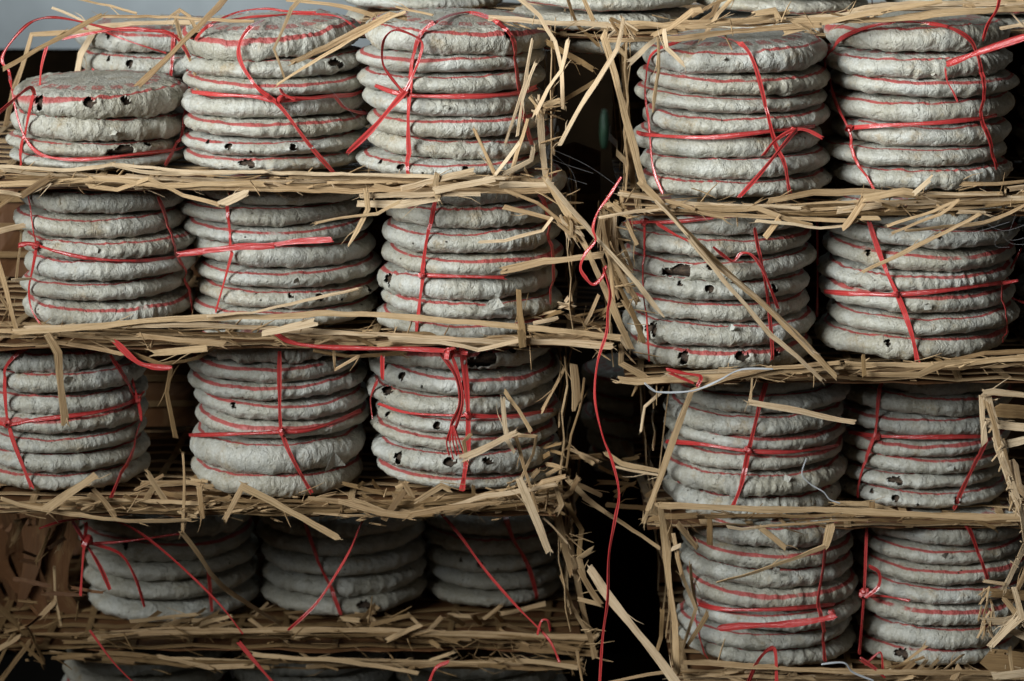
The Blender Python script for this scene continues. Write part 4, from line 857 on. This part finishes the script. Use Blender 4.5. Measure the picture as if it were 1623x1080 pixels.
# bottom right basket
k = KR[3]
S(k, [(1043,801),(1200,808),(1400,813),(1640,820)], 11, -.03, BAM, 0); S(k, [(1046,799),(1058,900),(1070,985),(1073,1064)], 12, -.03, BAM, 0); S(k, [(1021,826),(1036,822),(1102,817)], 9, .02, BAMD); S(k, [(1034,794),(1021,826)], 8, .02)
S(k, [(1060,828),(1063,850)], 11, .0, BAMD); S(k, [(1077,834),(1103,866)], 12, .0, BAM); S(k, [(1125,828),(1125,858)], 13, .02, BAMD); S(k, [(1151,835),(1176,839),(1222,833)], 7, -.01, BAMP); S(k, [(1200,836),(1330,825),(1374,825)], 5, -.02, BAM)
S(k, [(1207,838),(1243,867)], 12, -.01, BAM); S(k, [(1318,828),(1308,869)], 16, -.02, BAM, 0); S(k, [(1306,867),(1225,897),(1138,923)], 10, -.03, BAM, .9, w2=4); S(k, [(1080,910),(1103,965),(1082,1028),(1086,1046)], 6, -.02, BAM); S(k, [(1122,972),(1090,1022)], 8, -.02, BAMD); S(k, [(1094,895),(1098,935),(1104,965)], 7, -.01, BAM)
S(k, [(1068,850),(1074,885),(1082,915)], 7, .0, BAM); S(k, [(1066,870),(1076,866)], 9, .0, BAMP)
S(k, [(1085,1050),(1200,1057),(1388,1065),(1580,1067)], 10, -.03, BAM, 0); S(k, [(1430,1066),(1446,1052)], 12, -.03, BAMD); S(k, [(1520,1058),(1512,1075)], 12, -.03, BAM); S(k, [(1050,970),(1048,1010),(1040,1036)], 7, .02, BAMD)
S(k, [(960,1083),(1080,1062)], 6, .0, BAM); S(KR[2], [(1325,798),(1385,800),(1422,812)], 7, .03); S(KR[2], [(1382,800),(1382,812)], 12, .02, BAMD)
# the pale corner at the right edge
k = KX
S(k, [(1558,624),(1574,621),(1650,630)], 11, -.10, BAMP, 0); S(k, [(1564,622),(1576,666),(1581,708),(1600,760),(1622,820)], 13, -.10, BAMP, 0); S(k, [(1571,671),(1650,680)], 15, -.11, BAMP, 0); S(k, [(1578,708),(1650,690)], 15, -.11, BAMP, 0); S(k, [(1556,632),(1557,664),(1560,702)], 12, -.09, BAMP, .2)
S(k, [(1566,640),(1578,680),(1584,704)], 9, -.12, BAM); S(k, [(1590,700),(1600,752),(1604,800)], 8, -.08, BAM); S(k, [(1606,738),(1612,770),(1650,800)], 16, -.08, BAMP); S(k, [(1630,760),(1640,860)], 16, -.08, BAM); S(k, [(1578,650),(1650,658)], 22, -.06, BAMD, 0)
S(k, [(1616,800),(1626,860),(1592,932)], 10, -.10, BAMP, .1); S(k, [(1559,921),(1592,926)], 7, -.11, BAMP); S(k, [(1560,985),(1590,985),(1640,972)], 14, -.11, BAMP); S(k, [(1572,1022),(1612,982)], 15, -.12, BAMP, 0); S(k, [(1600,998),(1650,1020)], 14, -.11, BAMP)
S(k, [(1574,940),(1650,948)], 18, -.09, BAMD, 0); S(k, [(1572,1046),(1650,1054)], 34, -.08, BAMD, 0); S(k, [(1592,950),(1616,980)], 9, -.11, BAM); S(k, [(1608,935),(1622,990)], 11, -.12, BAMP); S(k, [(1600,1028),(1606,1075)], 7, -.11, BAM)
S(k, [(1578,1072),(1640,1064)], 14, -.11, BAMP); S(k, [(1640,880),(1600,960)], 10, -.08, BAM)
for a in range(22):
    x, y = 1562+rnd.uniform(-6, 12), 960+rnd.uniform(-30, 40); S(k, [(x, y), (x+rnd.uniform(-14, 14), y+rnd.uniform(8, 30))], 3.5, -.11, rnd.choice([BAM, BAMP]))
for a in range(26):
    t = rnd.random(); x, y = 1564+t*52+rnd.uniform(-5, 5), 640+t*175+rnd.uniform(-12, 12); S(k, [(x, y), (x+rnd.uniform(-9, 9), y+rnd.uniform(6, 18))], 3, -.112, rnd.choice([BAM, BAMP]))
S(k, [(1556,640),(1500,640)], 2, -.1, BAMP) if False else None

# ================================================================ loose things
o = S(None, [(934,900),(1000,990),(1074,1086)], 15, .0, BAMP, 0, Y2=-.06, name='leaning_lath', thick=.002); o['label'] = 'broad pale bamboo slat leaning diagonally in the dark gap at the bottom'; o['category'] = 'bamboo lath'
def loose(name, label, cat, pp, Y, w, Y2=None, mat=None, twist=.7):
    o = RF(None, pp, Y, w, Y2, mat, twist, name=name); o['label'] = label; o['category'] = cat; return o
loose('hanging_ribbon', 'long thin red ribbon dangling down the dark gap to the bottom edge', 'ribbon', [(957,426),(967,464),(963,495),(961,528),(947,575),(943,632),(955,690),(970,730),(981,780),(975,822),(965,880),(963,950),(955,1010),(950,1095)], -.06, 4.8, mat=RIB)
loose('ribbon_scrap', 'curly red ribbon scrap caught on the crossed splints above the dangling one', 'ribbon', [(984,282),(965,312),(948,336),(940,362),(944,382),(928,402),(920,424),(928,440),(940,451),(954,440),(960,424)], -.055, 5.5)
loose('ribbon_end', 'bright red ribbon end reaching in from the top right edge', 'ribbon', [(1503,101),(1530,91),(1565,78),(1640,54)], -.04, 11, -.08, twist=.2)
loose('ribbon_end', 'thin red ribbon end hanging from the top edge at the right', 'ribbon', [(1585,-8),(1580,15),(1566,38),(1558,62)], .0, 5.5)
loose('ribbon_thread', 'thin pink frayed thread below the bright ribbon end at the top right', 'ribbon', [(1498,108),(1501,128),(1510,145),(1518,162)], -.02, 2.5)
loose('plastic_strip', 'curved white plastic strip looped under the second right basket', 'plastic strip', [(1022,608),(1034,618),(1045,622),(1080,622),(1108,617),(1140,603),(1175,586),(1225,585)], -.05, 3.2, mat=WHR)
loose('plastic_strip', 'white plastic strip lying on the rim at the bottom right', 'plastic strip', [(1303,1053),(1337,1051),(1352,1066),(1384,1079)], -.05, 3.2, mat=WHR)
loose('white_fibre', 'white curly paper fibre on the front of the bundle by the slanting post', 'fibre', [(1278,727),(1271,752),(1285,768),(1305,780),(1315,792),(1331,798)], .02, 1.6, mat=WHR)
# cobwebs: fine threads
WEB = plain_mat('cobweb', (.3, .3, .3), (.22, .22, .22), 30)
def cobweb(label, lines, Y, r=.0001):
    V, Fc = [], []
    for ln in lines:
        P = smooth_path([at(x, y, Y+rnd.uniform(-.004, .004)) for x, y in ln], 5); b = len(V)
        for p in P:
            for q in range(3): a = q*2.094; V.append(p+Vector((math.cos(a), 0, math.sin(a)))*r+Vector((0, math.sin(a)*r, 0)))
        for i in range(len(P)-1):
            for q in range(3): Fc.append((b+i*3+q, b+i*3+(q+1) % 3, b+i*3+3+(q+1) % 3, b+i*3+3+q))
    o = obj('cobweb', mesh_from('cobweb', V, Fc, WEB)); o['label'] = label; o['category'] = 'cobweb'
cobweb('fine cobweb strung across the right end of the second right basket rim', [[(1490,378),(1540,370),(1600,352)],[(1585,366),(1600,385),(1623,388)],[(1580,368),(1578,390),(1600,392)],[(1550,345),(1590,366),(1640,350)],[(1558,250),(1560,310),(1556,380)],[(1610,340),(1600,380),(1640,372)]], -.03)
cobweb('fine cobweb in the dark gap beside the frayed top left corner', [[(872,240),(905,270),(915,300)],[(866,250),(900,262),(940,275)],[(874,245),(885,275),(930,292)],[(870,235),(930,262),(985,300)],[(500,115),(540,160),(575,200)]], .0)
# green scrap seen far inside the gap
p = at(958, 205, .9); GM = plain_mat('green_plastic', (.02, .06, .035), (.04, .10, .055), 60, .5)
V, Fc = [], []
for i in range(9):
    t = i/8
    for j in range(8):
        a = j/8*2*math.pi; rr = .007*math.sin(math.pi*(.12+.80*t))**.6
        V.append((math.cos(a)*rr, math.sin(a)*rr, t*.055-.0275))
    if i:
        for j in range(8): Fc.append(((i-1)*8+j, (i-1)*8+(j+1) % 8, i*8+(j+1) % 8, i*8+j))
Fc.append(tuple(range(7, -1, -1))); Fc.append(tuple(range(64, 72)))
o = obj('green_scrap', mesh_from('green_scrap', V, Fc, GM, smooth=True), None, p); o['label'] = 'small blurred green plastic scrap deep in the gap between the top baskets'; o['category'] = 'plastic scrap'
